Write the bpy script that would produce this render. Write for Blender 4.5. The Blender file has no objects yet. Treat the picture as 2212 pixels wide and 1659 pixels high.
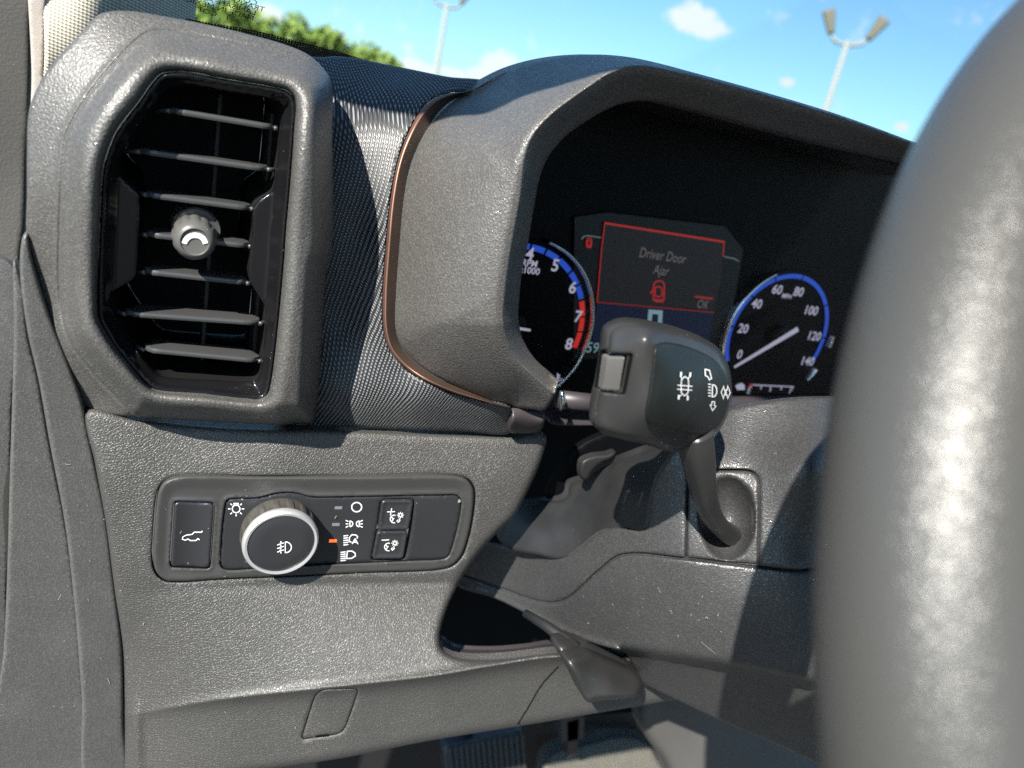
import bpy, bmesh, math, random
import numpy as np
from mathutils import Vector, Matrix
from mathutils.geometry import delaunay_2d_cdt
random.seed(4)
sc = bpy.context.scene
col = sc.collection

# ------------------------------------------------------------------ camera
# World: +X across the car to the right, +Y to the front of the car, +Z up; the eye is at the origin.
F = 1630.0; CX, CY = 1106.0, 829.5
def _axes(yaw=27, pitch=-18.5, roll=12.5):
    y, p, r = map(math.radians, (yaw, pitch, roll))
    f = np.array([math.sin(y)*math.cos(p), math.cos(y)*math.cos(p), math.sin(p)])
    rt = np.cross(f, [0, 0, 1]); rt /= np.linalg.norm(rt)
    up = np.cross(rt, f)
    return rt*math.cos(r)+up*math.sin(r), -rt*math.sin(r)+up*math.cos(r), f
R_, U_, F_ = _axes()
cam_d = bpy.data.cameras.new('camera'); cam = bpy.data.objects.new('camera', cam_d); col.objects.link(cam)
cam.matrix_world = Matrix(((R_[0], U_[0], -F_[0], 0), (R_[1], U_[1], -F_[1], 0), (R_[2], U_[2], -F_[2], 0), (0, 0, 0, 1)))
cam_d.sensor_width = 36; cam_d.lens = F/2212*36
cam_d.clip_start = .005; cam_d.clip_end = 3000
cam_d.dof.use_dof = True; cam_d.dof.focus_distance = .40; cam_d.dof.aperture_fstop = 7.6
sc.camera = cam
sc.view_settings.view_transform = 'Standard'; sc.view_settings.look = 'None'
sc.view_settings.gamma = 1; sc.view_settings.use_curve_mapping = False
sc.view_settings.exposure = 1.35
sc.cycles.max_bounces = 8; sc.cycles.transparent_max_bounces = 12
sc.cycles.use_denoising = False

def ray(x, y):
    return R_*((x-CX)/F) - U_*((y-CY)/F) + F_
def onY(x, y, Y):
    v = ray(x, y); return v*(Y/v[1])
SUN = ray(1465, 1690); SUN /= np.linalg.norm(SUN)          # the way the sunlight travels

# ------------------------------------------------------------------ sun
sd = bpy.data.lights.new('sun', 'SUN'); so = bpy.data.objects.new('sun', sd); col.objects.link(so)
sd.energy = 5.0; sd.angle = math.radians(.55); sd.color = (1, .95, .86)
so.rotation_euler = Vector(SUN).to_track_quat('-Z', 'Y').to_euler()
so.location = (-3, -3, 5)

# ------------------------------------------------------------------ node helpers
class NT:
    def __init__(s, tree): s.t = tree; s.n = tree.nodes; s.l = tree.links
    def new(s, typ, **kw):
        n = s.n.new(typ)
        for k, v in kw.items():
            if k in n.inputs.keys(): s.put(n.inputs[k], v)
            else: setattr(n, k, v)
        return n
    def put(s, inp, v):
        if isinstance(v, bpy.types.NodeSocket): s.l.new(v, inp)
        else: inp.default_value = v
    def math(s, op, a, b=0.0, c=None, clamp=False):
        n = s.n.new('ShaderNodeMath'); n.operation = op; n.use_clamp = clamp
        s.put(n.inputs[0], a); s.put(n.inputs[1], b)
        if c is not None: s.put(n.inputs[2], c)
        return n.outputs[0]
    def vmath(s, op, a, b):
        n = s.n.new('ShaderNodeVectorMath'); n.operation = op
        s.put(n.inputs[0], a); s.put(n.inputs[1], b)
        return n.outputs['Value'] if op in ('DOT_PRODUCT', 'LENGTH', 'DISTANCE') else n.outputs['Vector']
    def mix(s, f, a, b):
        n = s.n.new('ShaderNodeMix'); n.data_type = 'RGBA'
        s.put(n.inputs[0], f); s.put(n.inputs[6], a); s.put(n.inputs[7], b); return n.outputs[2]
    def ramp(s, f, a, b):
        n = s.n.new('ShaderNodeMapRange'); n.interpolation_type = 'SMOOTHSTEP'
        s.put(n.inputs[0], f); s.put(n.inputs[1], a); s.put(n.inputs[2], b); return n.outputs[0]

# ------------------------------------------------------------------ sky
w = bpy.data.worlds.new('World'); sc.world = w; w.use_nodes = True
t = NT(w.node_tree); bg = w.node_tree.nodes['Background']
sky = t.new('ShaderNodeTexSky', sky_type='NISHITA', sun_disc=False)
sky.sun_elevation = math.asin(-SUN[2]); sky.sun_rotation = math.atan2(-SUN[0], -SUN[1])
sky.air_density = 1.0; sky.dust_density = .6; sky.ozone_density = 1.6
SKY = .07
bg.inputs[1].default_value = SKY
tc = t.new('ShaderNodeTexCoord'); gen = tc.outputs['Generated']
nz = t.new('ShaderNodeTexNoise', Scale=26.0, Detail=5.0, Roughness=.6); t.l.new(gen, nz.inputs['Vector'])
nz2 = t.new('ShaderNodeTexNoise', Scale=70.0, Detail=4.0, Roughness=.6); t.l.new(gen, nz2.inputs['Vector'])
mask = None
for (x, y, hw, hh) in [(1495, 42, 62, 34), (1525, 60, 55, 24), (1078, 140, 56, 38), (1040, 165, 44, 20), (582, 30, 38, 22), (722, 82, 30, 18), (1700, 178, 16, 11),
                       (1946, 274, 16, 12), (905, 150, 50, 18), (800, 120, 70, 16), (980, 158, 40, 12)]:
    v = ray(x, y); v = v/np.linalg.norm(v)
    a = np.cross(v, [0, 0, 1]); a /= np.linalg.norm(a); b = np.cross(a, v)
    da = t.math('DIVIDE', t.vmath('DOT_PRODUCT', gen, tuple(a)), hw/F*.9)
    db = t.math('DIVIDE', t.vmath('DOT_PRODUCT', gen, tuple(b)), hh/F*.9)
    front = t.math('GREATER_THAN', t.vmath('DOT_PRODUCT', gen, tuple(v)), 0)
    rr = t.math('SQRT', t.math('ADD', t.math('MULTIPLY', da, da), t.math('MULTIPLY', db, db)))
    e = t.math('MULTIPLY', t.math('SUBTRACT', 1.25, rr, clamp=True), front)
    mask = e if mask is None else t.math('MAXIMUM', mask, e)
mask = t.math('ADD', mask, t.math('MULTIPLY', t.math('SUBTRACT', nz.outputs[0], .5), 1.5))
mask = t.math('ADD', mask, t.math('MULTIPLY', t.math('SUBTRACT', nz2.outputs[0], .5), .7))
mk = t.ramp(mask, .12, .62)
tint = t.new('ShaderNodeMix', data_type='RGBA', blend_type='MULTIPLY'); tint.inputs[0].default_value = 1
t.l.new(sky.outputs[0], tint.inputs[6]); tint.inputs[7].default_value = (.66, .92, 1.06, 1)
c = t.mix(t.math('MULTIPLY', mk, .9), tint.outputs[2], (6.2, 6.25, 6.3, 1))
t.l.new(c, bg.inputs[0])

# ------------------------------------------------------------------ materials
MATS = {}
def base_mat(name, color, rough=.5, spec=.5, metallic=0., coat=0.):
    m = bpy.data.materials.new(name); m.use_nodes = True
    b = m.node_tree.nodes['Principled BSDF']
    b.inputs['Base Color'].default_value = (*color, 1); b.inputs['Roughness'].default_value = rough
    b.inputs['Specular IOR Level'].default_value = spec; b.inputs['Metallic'].default_value = metallic
    b.inputs['Coat Weight'].default_value = coat; b.inputs['Coat Roughness'].default_value = .05
    MATS[name] = m
    return m, NT(m.node_tree), b
def dusty(tt, b, coord, color, amount=.012, tone=.35, sparkle_tint=0., fscale=900.):
    """sparse specks of pale lint, a faint film, and optional sparkle painted into the colour"""
    n = tt.new('ShaderNodeTexVoronoi', Scale=240.0); tt.l.new(coord, n.inputs['Vector'])
    n2 = tt.new('ShaderNodeTexNoise', Scale=35.0, Detail=3.0); tt.l.new(coord, n2.inputs['Vector'])
    sp = tt.math('LESS_THAN', n.outputs['Distance'], tt.math('MULTIPLY', tt.ramp(n2.outputs[0], .45, .75), .09))
    film = tt.math('MULTIPLY', tt.ramp(n2.outputs[0], .35, .8), amount)
    if amount == 0: tone = 0.
    if sparkle_tint:  # sun sparkle of the grain painted into the base colour, cell by cell
        vf = tt.new('ShaderNodeTexVoronoi', Scale=fscale); tt.l.new(coord, vf.inputs['Vector'])
        sf = tt.new('ShaderNodeSeparateColor'); tt.l.new(vf.outputs['Color'], sf.inputs[0])
        k3 = tt.math('POWER', sf.outputs[1], 3.0)
        base_c = tt.mix(k3, (*[c_*(1-.45*sparkle_tint) for c_ in color], 1), (*[min(1, c_*(1+2.2*sparkle_tint)) for c_ in color], 1))
    else: base_c = (*color, 1)
    c1 = tt.mix(film, base_c, (.5, .47, .42, 1))
    c2 = tt.mix(tt.math('MULTIPLY', sp, tone), c1, (.6, .58, .54, 1))
    tt.put(b.inputs['Base Color'], c2)
def grain(name, color, rough=.42, spec=.5, scale=1300., dist=.00025, strength=.6, detail=2., glints=0., dust=.012, sparkle_tint=.28):
    """moulded plastic with an even sandy grain"""
    m, tt, b = base_mat(name, color, rough, spec)
    co = tt.new('ShaderNodeTexCoord').outputs['Object']
    n = tt.new('ShaderNodeTexNoise', Scale=scale, Detail=detail, Roughness=.55); tt.l.new(co, n.inputs['Vector'])
    bp = tt.new('ShaderNodeBump', Strength=strength, Distance=dist); tt.l.new(n.outputs[0], bp.inputs['Height'])
    tt.l.new(bp.outputs[0], b.inputs['Normal'])
    dusty(tt, b, co, color, dust, sparkle_tint=sparkle_tint if glints else 0., fscale=scale*1.7)
    if glints:
        v = tt.new('ShaderNodeTexVoronoi', Scale=scale*1.5); tt.l.new(co, v.inputs['Vector'])
        sep = tt.new('ShaderNodeSeparateColor'); tt.l.new(v.outputs['Color'], sep.inputs[0])
        g = tt.math('GREATER_THAN', sep.outputs[0], 1-glints)
        tt.put(b.inputs['Roughness'], tt.math('SUBTRACT', rough, tt.math('MULTIPLY', g, rough*.45)))
        tt.put(b.inputs['Specular IOR Level'], tt.math('ADD', spec, tt.math('MULTIPLY', g, .5)))
    return m
def leather(name, color, rough=.4, scale=620., dist=.0004, strength=.8, spec=.5, dust=.01, soft=.22):
    """pebbled leather-grain skin"""
    m, tt, b = base_mat(name, color, rough, spec)
    co = tt.new('ShaderNodeTexCoord').outputs['Object']
    wn = tt.new('ShaderNodeTexNoise', Scale=scale*.7, Detail=2.0); tt.l.new(co, wn.inputs['Vector'])
    off = tt.vmath('SCALE', wn.outputs['Color'], (0, 0, 0)); off.node.inputs['Scale'].default_value = .9/scale
    co2 = tt.vmath('ADD', co, off)
    v = tt.new('ShaderNodeTexVoronoi', Scale=scale, feature='DISTANCE_TO_EDGE'); tt.l.new(co2, v.inputs['Vector'])
    h = tt.ramp(v.outputs['Distance'], 0.0, soft)
    n = tt.new('ShaderNodeTexNoise', Scale=scale*2.2, Detail=2.0); tt.l.new(co, n.inputs['Vector'])
    hh = tt.math('ADD', h, tt.math('MULTIPLY', n.outputs[0], .35))
    bp = tt.new('ShaderNodeBump', Strength=strength, Distance=dist); tt.l.new(hh, bp.inputs['Height'])
    tt.l.new(bp.outputs[0], b.inputs['Normal'])
    dusty(tt, b, co, color, dust)
    return m
def plain(name, color, rough=.4, spec=.5, metallic=0., coat=0., dust=0.):
    m, tt, b = base_mat(name, color, rough, spec, metallic, coat)
    co = tt.new('ShaderNodeTexCoord').outputs['Object']
    n = tt.new('ShaderNodeTexNoise', Scale=90.0, Detail=3.0); tt.l.new(co, n.inputs['Vector'])
    tt.put(b.inputs['Roughness'], tt.math('ADD', rough-.04, tt.math('MULTIPLY', n.outputs[0], .08)))
    if dust: dusty(tt, b, co, color, dust)
    return m
def glow(name, color, strength, base=(.02, .02, .02)):
    m, tt, b = base_mat(name, base, .4)
    b.inputs['Emission Color'].default_value = (*color, 1); b.inputs['Emission Strength'].default_value = strength
    n = tt.new('ShaderNodeTexNoise', Scale=200.0); tt.put(b.inputs['Roughness'], tt.math('ADD', .35, tt.math('MULTIPLY', n.outputs[0], .1)))
    return m
grain('housing_plastic', (.069, .067, .064), .42, .6, 950., .00040, 1., 2., .08)
grain('hood_plastic', (.075, .072, .069), .40, .65, 950., .00045, 1., 2.5, .16)
leather('dash_skin', (.046, .0445, .042), .50, 720., .00024, .75, 1.0)
leather('lower_skin', (.052, .050, .048), .44, 850., .0002, .5)
grain('column_plastic', (.034, .034, .035), .40, .6, 1000., .00036, .9, 2., .12)
grain('side_plastic', (.072, .071, .070), .42, .5, 1300., .0003, .6, 2., .06, .03)
grain('frame_rubber', (.030, .029, .026), .6, .4, 700., .0003, .6)
grain('switch_plastic', (.042, .042, .042), .42, .45, 2200., .0001, .35, 2., 0, .01)
plain('plate_satin', (.022, .023, .026), .38, .45, dust=.006)
plain('button_satin', (.024, .025, .028), .34, .5, dust=.006)
plain('piano_black', (.006, .006, .007), .13, .5, dust=.004)
plain('slat_black', (.048, .049, .050), .28, .7, dust=.01)
plain('duct_black', (.006, .006, .006), .7, .2)
plain('vane_plastic', (.028, .027, .026), .6, .3)
grain('knob_plastic', (.085, .083, .08), .38, .5, 1600., .0001, .3)
plain('lint_white', (.26, .25, .23), .8)
plain('seam_black', (.004, .004, .004), .8, .1)
plain('copper_paint', (.24, .13, .095), .42, .5, .75)
plain('copper_flank', (.085, .055, .042), .42, .5, .4)
plain('end_cap_plastic', (.040, .034, .036), .4)
plain('satin_chrome', (.66, .67, .67), .42, .5, .7)
plain('chrome', (.80, .80, .80), .12, .5, 1.)
grain('knurl_plastic', (.050, .046, .041), .40, .5, 2000., .0001, .3)
plain('ink_white', (.82, .84, .84), .5)
plain('ink_dim', (.16, .16, .20), .4)
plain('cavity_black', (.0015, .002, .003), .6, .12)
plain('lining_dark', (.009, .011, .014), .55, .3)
plain('dial_black', (.0012, .0015, .0025), .4, .12)
grain('stalk_plastic', (.026, .026, .0265), .33, .55, 1500., .0001, .35)
plain('stalk_gloss', (.009, .011, .011), .42, .35, dust=.01)
plain('boot_rubber', (.014, .014, .015), .5, .5, dust=.02)
grain('lever_plastic', (.018, .018, .018), .40, .6, 1300., .0002, .6)
leather('wheel_leather', (.054, .053, .050), .34, 1100., .00014, .5, .55, dust=0, soft=.35)
plain('cluster_trim', (.034, .029, .034), .42)
grain('knee_plastic', (.07, .069, .067), .5, .4, 1500., .0001, .3)
plain('pedal_rubber', (.035, .035, .037), .5)
leather('carpet_fibre', (.13, .125, .105), .9, 400., .001, .8, .2)
plain('dark_metal', (.012, .012, .013), .5)
leather('pillar_edge', (.34, .31, .28), .7, 900., .0001, .4, .3)
glow('screen_blue', (.012, .03, .14), .05, (.002, .003, .008)); glow('screen_gray', (.05, .045, .05), .05, (.0035, .0033, .0038))
glow('screen_teal', (.003, .010, .013), .03, (.0012, .0016, .0024))
glow('screen_red', (.75, .03, .03), .16); glow('arc_blue', (.02, .09, .65), .26); glow('arc_red', (.8, .03, .02), .22)
glow('dial_white', (.55, .55, .72), .24); glow('digit_cyan', (.28, .48, .55), .2); glow('screen_text', (.33, .31, .31), .12)
glow('lamp_orange', (1., .13, .03), .75, (.5, .08, .02))
glow('outline_gray', (.12, .15, .15), .3)

# woven trim fabric, laid on the surface's own UV (millimetres along and across the dash)
m, tt, b = base_mat('trim_fabric', (.06, .062, .066), .42, .5)
uv = tt.new('ShaderNodeUVMap', uv_map='UVMap').outputs[0]
wn = tt.new('ShaderNodeTexNoise', Scale=.18, Detail=1.0); tt.l.new(uv, wn.inputs['Vector'])
sep = tt.new('ShaderNodeSeparateXYZ'); tt.l.new(uv, sep.inputs[0])
wob = tt.math('MULTIPLY', tt.math('SUBTRACT', wn.outputs[0], .5), .9)
U1 = tt.math('ADD', sep.outputs[0], wob); V1 = tt.math('ADD', sep.outputs[1], wob)
pa = tt.math('SINE', tt.math('MULTIPLY', tt.math('SUBTRACT', U1, tt.math('MULTIPLY', V1, .22)), 2*math.pi/1.9))
pb = tt.math('SINE', tt.math('MULTIPLY', tt.math('ADD', V1, tt.math('MULTIPLY', U1, .15)), 2*math.pi/1.5))
hA = tt.ramp(pa, -.7, .5); hB = tt.ramp(pb, -.8, .4)
h = tt.math('MULTIPLY', hA, tt.math('ADD', .12, tt.math('MULTIPLY', hB, .88)))
fn = tt.new('ShaderNodeTexNoise', Scale=1.6, Detail=3.0); tt.l.new(uv, fn.inputs['Vector'])
h2 = tt.math('ADD', h, tt.math('MULTIPLY', fn.outputs[0], .2))
bp = tt.new('ShaderNodeBump', Strength=.9, Distance=.0006); tt.l.new(h2, bp.inputs['Height']); tt.l.new(bp.outputs[0], b.inputs['Normal'])
tt.put(b.inputs['Base Color'], tt.mix(h, (.006, .007, .010, 1), (.19, .195, .20, 1)))
# light pillar textile
m, tt, b = base_mat('pillar_textile', (.5, .46, .38), .8, .3)
co = tt.new('ShaderNodeTexCoord').outputs['Object']
sp = tt.new('ShaderNodeSeparateXYZ'); tt.l.new(co, sp.inputs[0])
ra = tt.math('SINE', tt.math('MULTIPLY', tt.math('ADD', sp.outputs[2], tt.math('MULTIPLY', sp.outputs[0], .2)), 2*math.pi/.0016))
rb = tt.math('SINE', tt.math('MULTIPLY', sp.outputs[0], 2*math.pi/.0016))
hh = tt.ramp(tt.math('ADD', ra, tt.math('MULTIPLY', rb, .6)), -1., .8)
tt.put(b.inputs['Base Color'], tt.mix(hh, (.30, .275, .22, 1), (.62, .585, .49, 1)))
bp = tt.new('ShaderNodeBump', Strength=.6, Distance=.0005); tt.l.new(hh, bp.inputs['Height']); tt.l.new(bp.outputs[0], b.inputs['Normal'])
# windshield glass
m = bpy.data.materials.new('windshield_glass'); m.use_nodes = True; MATS['windshield_glass'] = m
tt = NT(m.node_tree); tt.n.remove(tt.n['Principled BSDF']); out = tt.n['Material Output']
tr = tt.new('ShaderNodeBsdfTransparent'); tr.inputs[0].default_value = (.93, .965, .955, 1)
gl = tt.new('ShaderNodeBsdfGlossy', Roughness=.01); fr = tt.new('ShaderNodeFresnel', IOR=1.35)
mx = tt.new('ShaderNodeMixShader'); tt.l.new(tt.math('MULTIPLY', fr.outputs[0], .12), mx.inputs[0]); tt.l.new(tr.outputs[0], mx.inputs[1]); tt.l.new(gl.outputs[0], mx.inputs[2])
tt.l.new(mx.outputs[0], out.inputs[0])
# printed dot band along the foot of the glass
m = bpy.data.materials.new('frit_dots'); m.use_nodes = True; MATS['frit_dots'] = m
tt = NT(m.node_tree); b = tt.n['Principled BSDF']; out = tt.n['Material Output']; b.inputs['Base Color'].default_value = (.01, .01, .01, 1)
uv = tt.new('ShaderNodeUVMap', uv_map='UVMap').outputs[0]; sp = tt.new('ShaderNodeSeparateXYZ'); tt.l.new(uv, sp.inputs[0])
fx = tt.math('SUBTRACT', tt.math('FRACT', tt.math('DIVIDE', sp.outputs[0], 1.7)), .5)
fy = tt.math('SUBTRACT', tt.math('FRACT', tt.math('DIVIDE', sp.outputs[1], 1.7)), .5)
rr = tt.math('SQRT', tt.math('ADD', tt.math('MULTIPLY', fx, fx), tt.math('MULTIPLY', fy, fy)))
size = tt.math('SUBTRACT', .98, tt.math('MULTIPLY', sp.outputs[1], .027))
op = tt.math('LESS_THAN', rr, size)
tr = tt.new('ShaderNodeBsdfTransparent'); mx = tt.new('ShaderNodeMixShader')
tt.l.new(op, mx.inputs[0]); tt.l.new(tr.outputs[0], mx.inputs[1]); tt.l.new(b.outputs[0], mx.inputs[2]); tt.l.new(mx.outputs[0], out.inputs[0])
# outdoors
m, tt, b = base_mat('asphalt', (.05, .05, .05), .9, .3)
n = tt.new('ShaderNodeTexNoise', Scale=40.0, Detail=6.0); tt.put(b.inputs['Base Color'], tt.mix(n.outputs[0], (.035, .035, .035, 1), (.075, .073, .07, 1)))
m, tt, b = base_mat('leaf_green', (.09, .14, .025), .55, .3)
n = tt.new('ShaderNodeTexNoise', Scale=.7, Detail=4.0); co = tt.new('ShaderNodeTexCoord').outputs['Object']; tt.l.new(co, n.inputs['Vector'])
tt.put(b.inputs['Base Color'], tt.mix(tt.ramp(n.outputs[0], .35, .65), (.09, .15, .025, 1), (.19, .26, .05, 1)))
plain('bark', (.12, .09, .06), .9)
plain('lamp_pole_paint', (.25, .26, .25), .7); plain('lamp_head_paint', (.14, .13, .10), .6)
plain('body_paint', (.05, .055, .06), .3, .5, 0, .5); plain('headliner', (.45, .43, .40), .9)

# ------------------------------------------------------------------ things and parts
BASE = {}
def thing(name, label, cat, loc=(0, 0, 0), group=None, kind=None):
    o = bpy.data.objects.new(name, None); col.objects.link(o); o.location = loc; o.empty_display_size = .02
    o['label'] = label
    o['category'] = cat
    if group: o['group'] = group
    if kind: o['kind'] = kind
    BASE[o.name] = np.array(loc, float)
    return o
def link(name, me, mat, parent=None, label=None, smooth=True):
    o = bpy.data.objects.new(name, me); col.objects.link(o)
    if mat: me.materials.append(MATS[mat])
    if smooth:
        for p in me.polygons: p.use_smooth = True
    if parent:
        o.parent = parent; o.location = tuple(-BASE[parent.name]) if parent.type == 'EMPTY' else (0, 0, 0)
        BASE[o.name] = np.zeros(3)
    if label: o['label'] = label
    return o

# ------------------------------------------------------------------ surface builder
def spline(pts, step=8., closed=True, k=.5):
    P = np.array([p[:2] for p in pts], float); n = len(P); out = []
    for i in range(n if closed else n-1):
        if closed: p0, p1, p2, p3 = P[(i-1) % n], P[i], P[(i+1) % n], P[(i+2) % n]
        else: p0, p1, p2, p3 = P[max(i-1, 0)], P[i], P[i+1], P[min(i+2, n-1)]
        # centripetal knots keep the curve from overshooting at corners
        d1 = max(np.linalg.norm(p1-p0), 1e-6)**k; d2 = max(np.linalg.norm(p2-p1), 1e-6)**k; d3 = max(np.linalg.norm(p3-p2), 1e-6)**k
        if d1 < 1e-4: d1 = d2
        if d3 < 1e-4: d3 = d2
        m1 = (p1-p0)/d1-(p2-p0)/(d1+d2)+(p2-p1)/d2; m2 = (p2-p1)/d2-(p3-p1)/(d2+d3)+(p3-p2)/d3
        if not closed and i == 0: m1 = (p2-p1)/d2
        if not closed and i == n-2: m2 = (p2-p1)/d2
        m1 *= d2; m2 *= d2
        m = max(2, int(math.ceil(np.linalg.norm(p2-p1)/step)))
        for j in range(m):
            s = j/m
            out.append((2*s**3-3*s**2+1)*p1+(s**3-2*s**2+s)*m1+(-2*s**3+3*s**2)*p2+(s**3-s**2)*m2)
    if not closed: out.append(P[-1])
    return np.array(out)
def resample(P, step, closed=True):
    Q = np.vstack([P, P[:1]]) if closed else P
    s = np.r_[0, np.cumsum(np.linalg.norm(np.diff(Q, axis=0), axis=1))]
    n = max(8, int(round(s[-1]/step))); u = np.linspace(0, s[-1], n, endpoint=False) if closed else np.linspace(0, s[-1], n+1)
    return np.c_[np.interp(u, s, Q[:, 0]), np.interp(u, s, Q[:, 1])]
def seg_dist(q, P, closed=True):
    A = P; B = np.roll(P, -1, axis=0)
    if not closed: A, B = P[:-1], P[1:]
    d = B-A; L = (d*d).sum(1)+1e-12; best = np.full(len(q), 1e9)
    for c0 in range(0, len(q), 3000):
        z = q[c0:c0+3000, None, :]-A[None]
        tt_ = np.clip((z*d).sum(2)/L, 0, 1); best[c0:c0+3000] = np.sqrt(((z-tt_[..., None]*d)**2).sum(2)).min(1)
    return best
def inside(q, P):
    x, y = q[:, 0], q[:, 1]; r = np.zeros(len(q), bool)
    for (x1, y1), (x2, y2) in zip(P, np.roll(P, -1, axis=0)):
        c_ = ((y1 > y) != (y2 > y))
        if y1 != y2: r ^= c_ & (x < (x2-x1)*(y-y1)/(y2-y1)+x1)
    return r
def rbf(ctrl):
    C = np.array(ctrl, float); X = C[:, :2]/1000; n = len(C)
    def phi(r2): return r2*np.log(np.maximum(r2, 1e-12))
    K = phi(((X[:, None]-X[None])**2).sum(2)); A = np.zeros((n+3, n+3)); A[:n, :n] = K+np.eye(n)*1e-6; A[:n, n] = 1; A[:n, n+1:] = X; A[n:, :n] = A[:n, n:].T
    wv = np.linalg.solve(A, np.r_[C[:, 2], 0, 0, 0])
    def f(q):
        Z = q/1000.; return phi(((Z[:, None]-X[None])**2).sum(2))@wv[:n]+wv[n]+Z@wv[n+1:]
    return f
def rollf(d, r, depth):
    u = np.clip(1-d/r, 0, 1); return depth*(1-np.sqrt(np.maximum(1-u*u, 0)))
def onYv(q, Y):
    V = (q[:, :1]-CX)/F*R_-(q[:, 1:2]-CY)/F*U_+F_; return V*(Y/V[:, 1])[:, None]

def sheet(name, outline, Yf, mat, parent=None, holes=(), step=8., back=.004, roll=(0, 0), hroll=(0, 0), hback=None, raw=False,
          feat=(), cap=False, label=None, hmat=None, uvmode=False):
    """A moulded panel: its outline and relief measured off the real surface; Yf gives how far forward in the car each point stands.
    The rim rolls back over `roll`, and a wall `back` metres deep closes the edge."""
    O = resample(np.array(outline, float) if raw else spline(outline, step/2), step*.8)
    Hs = [resample(np.array(h, float) if raw else spline(h, step/2), step*.7) for h in holes]
    loops = [O]+Hs; rolls = [roll]+[hroll]*len(Hs)
    x0, y0 = O.min(0); x1, y1 = O.max(0)
    gx, gy = np.meshgrid(np.arange(x0+step*.5, x1, step), np.arange(y0+step*.5, y1, step*.87))
    gx = gx.copy(); gx[1::2] += step/2
    G = np.c_[gx.ravel(), gy.ravel()]
    ok = inside(G, O)
    for h in Hs: ok &= ~inside(G, h)
    G = G[ok]
    rings = []
    for lp, (r, dp) in zip(loops, rolls):
        nrm = np.roll(lp, -1, axis=0)-np.roll(lp, 1, axis=0); nrm = np.c_[-nrm[:, 1], nrm[:, 0]]; nrm /= np.linalg.norm(nrm, axis=1)[:, None]+1e-9
        if r > 0:
            for fr_ in ((.06, .2, .42, .7) if r > 8 else (.1, .4, .8)):
                for sg in (1, -1):
                    q = lp+nrm*sg*r*fr_; o_ = inside(q, O)
                    for h in Hs: o_ &= ~inside(q, h)
                    dd = seg_dist(q, lp); o_ &= dd > r*fr_*.97
                    rings.append(q[o_])
    for ft in feat:
        fl_ = resample(np.array(ft), 6, False)
        nn_ = np.gradient(fl_, axis=0); nn_ = np.c_[-nn_[:, 1], nn_[:, 0]]; nn_ /= np.linalg.norm(nn_, axis=1)[:, None]+1e-9
        for of_ in (0, 2.6, -2.6, 6.5, -6.5):
            q = fl_+nn_*of_; o_ = inside(q, O)
            for h in Hs: o_ &= ~inside(q, h)
            rings.append(q[o_]); 
    def dists(q): return [seg_dist(q, lp) for lp in loops]
    # grid points keep clear of the rings
    d = dists(G); keep = np.ones(len(G), bool)
    for dd, (r, dp) in zip(d, rolls): keep &= dd > max(r*.85 if r > 0 else 0, step*.45)
    for ft in feat: keep &= seg_dist(G, np.array(ft), False) > 8.5
    I = np.vstack([G[keep]]+rings) if rings else G[keep]
    # drop near-duplicate ring points
    key = {}; sel = []
    for i, p in enumerate(I):
        k_ = (int(p[0]//2.2), int(p[1]//2.2)) if len(I) < 60000 else (int(p[0]//3), int(p[1]//3))
        if k_ in key: continue
        key[k_] = 1; sel.append(i)
    I = I[sel]
    dmin = np.min(dists(I), axis=0); I = I[dmin > .35]
    pts = []; edges = []
    for lp in loops:
        s = len(pts); pts += [tuple(p) for p in lp]; edges += [(s+i, s+(i+1) % len(lp)) for i in range(len(lp))]
    nb = len(pts); pts += [tuple(p) for p in I]
    vs, es, fs, ov, oe, of = delaunay_2d_cdt([Vector(p) for p in pts], edges, [], 0, 1e-5)
    V = np.array([tuple(v) for v in vs]); T = np.array([f for f in fs if len(f) == 3])
    c_ = V[T].mean(1); ok = inside(c_, O)
    for h in Hs: ok &= ~inside(c_, h)
    T = T[ok]
    D = dists(V)
    Y = Yf(V, D) if Yf.__code__.co_argcount == 2 else Yf(V)
    for dd, (r, dp) in zip(D, rolls):
        if r > 0: Y = Y+rollf(dd, r, dp)
    W = onYv(V, Y)
    verts = [tuple(p) for p in W]; faces = []
    for tri in T:
        a_, b_, c2 = V[tri]; cr = (b_[0]-a_[0])*(c2[1]-a_[1])-(b_[1]-a_[1])*(c2[0]-a_[0])
        faces.append(tuple(tri) if cr < 0 else tuple(tri[::-1]))
    matidx = [0]*len(faces)
    imap = {}
    for new, olds in enumerate(ov):
        for o_ in olds: imap[o_] = new
    s = 0
    for li, lp in enumerate(loops):
        bk = back if li == 0 else (hback if hback is not None else back)
        n = len(lp)
        if bk:
            idx = [imap[s+i] for i in range(n)]; b0 = len(verts)
            for i in idx: verts.append(verts[i])
            for i in idx: p = verts[i]; verts.append((p[0], p[1]+bk, p[2]))
            area = sum(lp[i][0]*lp[(i+1) % n][1]-lp[(i+1) % n][0]*lp[i][1] for i in range(n))
            for i in range(n):
                j = (i+1) % n; f_ = (b0+i, b0+j, b0+n+j, b0+n+i)
                if (area > 0) == (li == 0): f_ = f_[::-1]
                faces.append(f_); matidx.append(1 if (hmat and li > 0) else 0)
        s += n
    if cap:
        b0 = len(verts)
        for p in W: verts.append((p[0], p[1]+back, p[2]))
        for f_ in faces[:len(T)]: faces.append(tuple(b0+i for i in f_[::-1])); matidx.append(0)
    me = bpy.data.meshes.new(name); me.from_pydata(verts, [], faces); me.update()
    if uvmode:
        uvl = me.uv_layers.new(name='UVMap')
        co_ = np.array([v.co for v in me.vertices]); 
        for lpx in me.loops:
            p = co_[lpx.vertex_index]; uvl.data[lpx.index].uv = (p[0]*1000, (p[2]-p[1])*1000)
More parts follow.
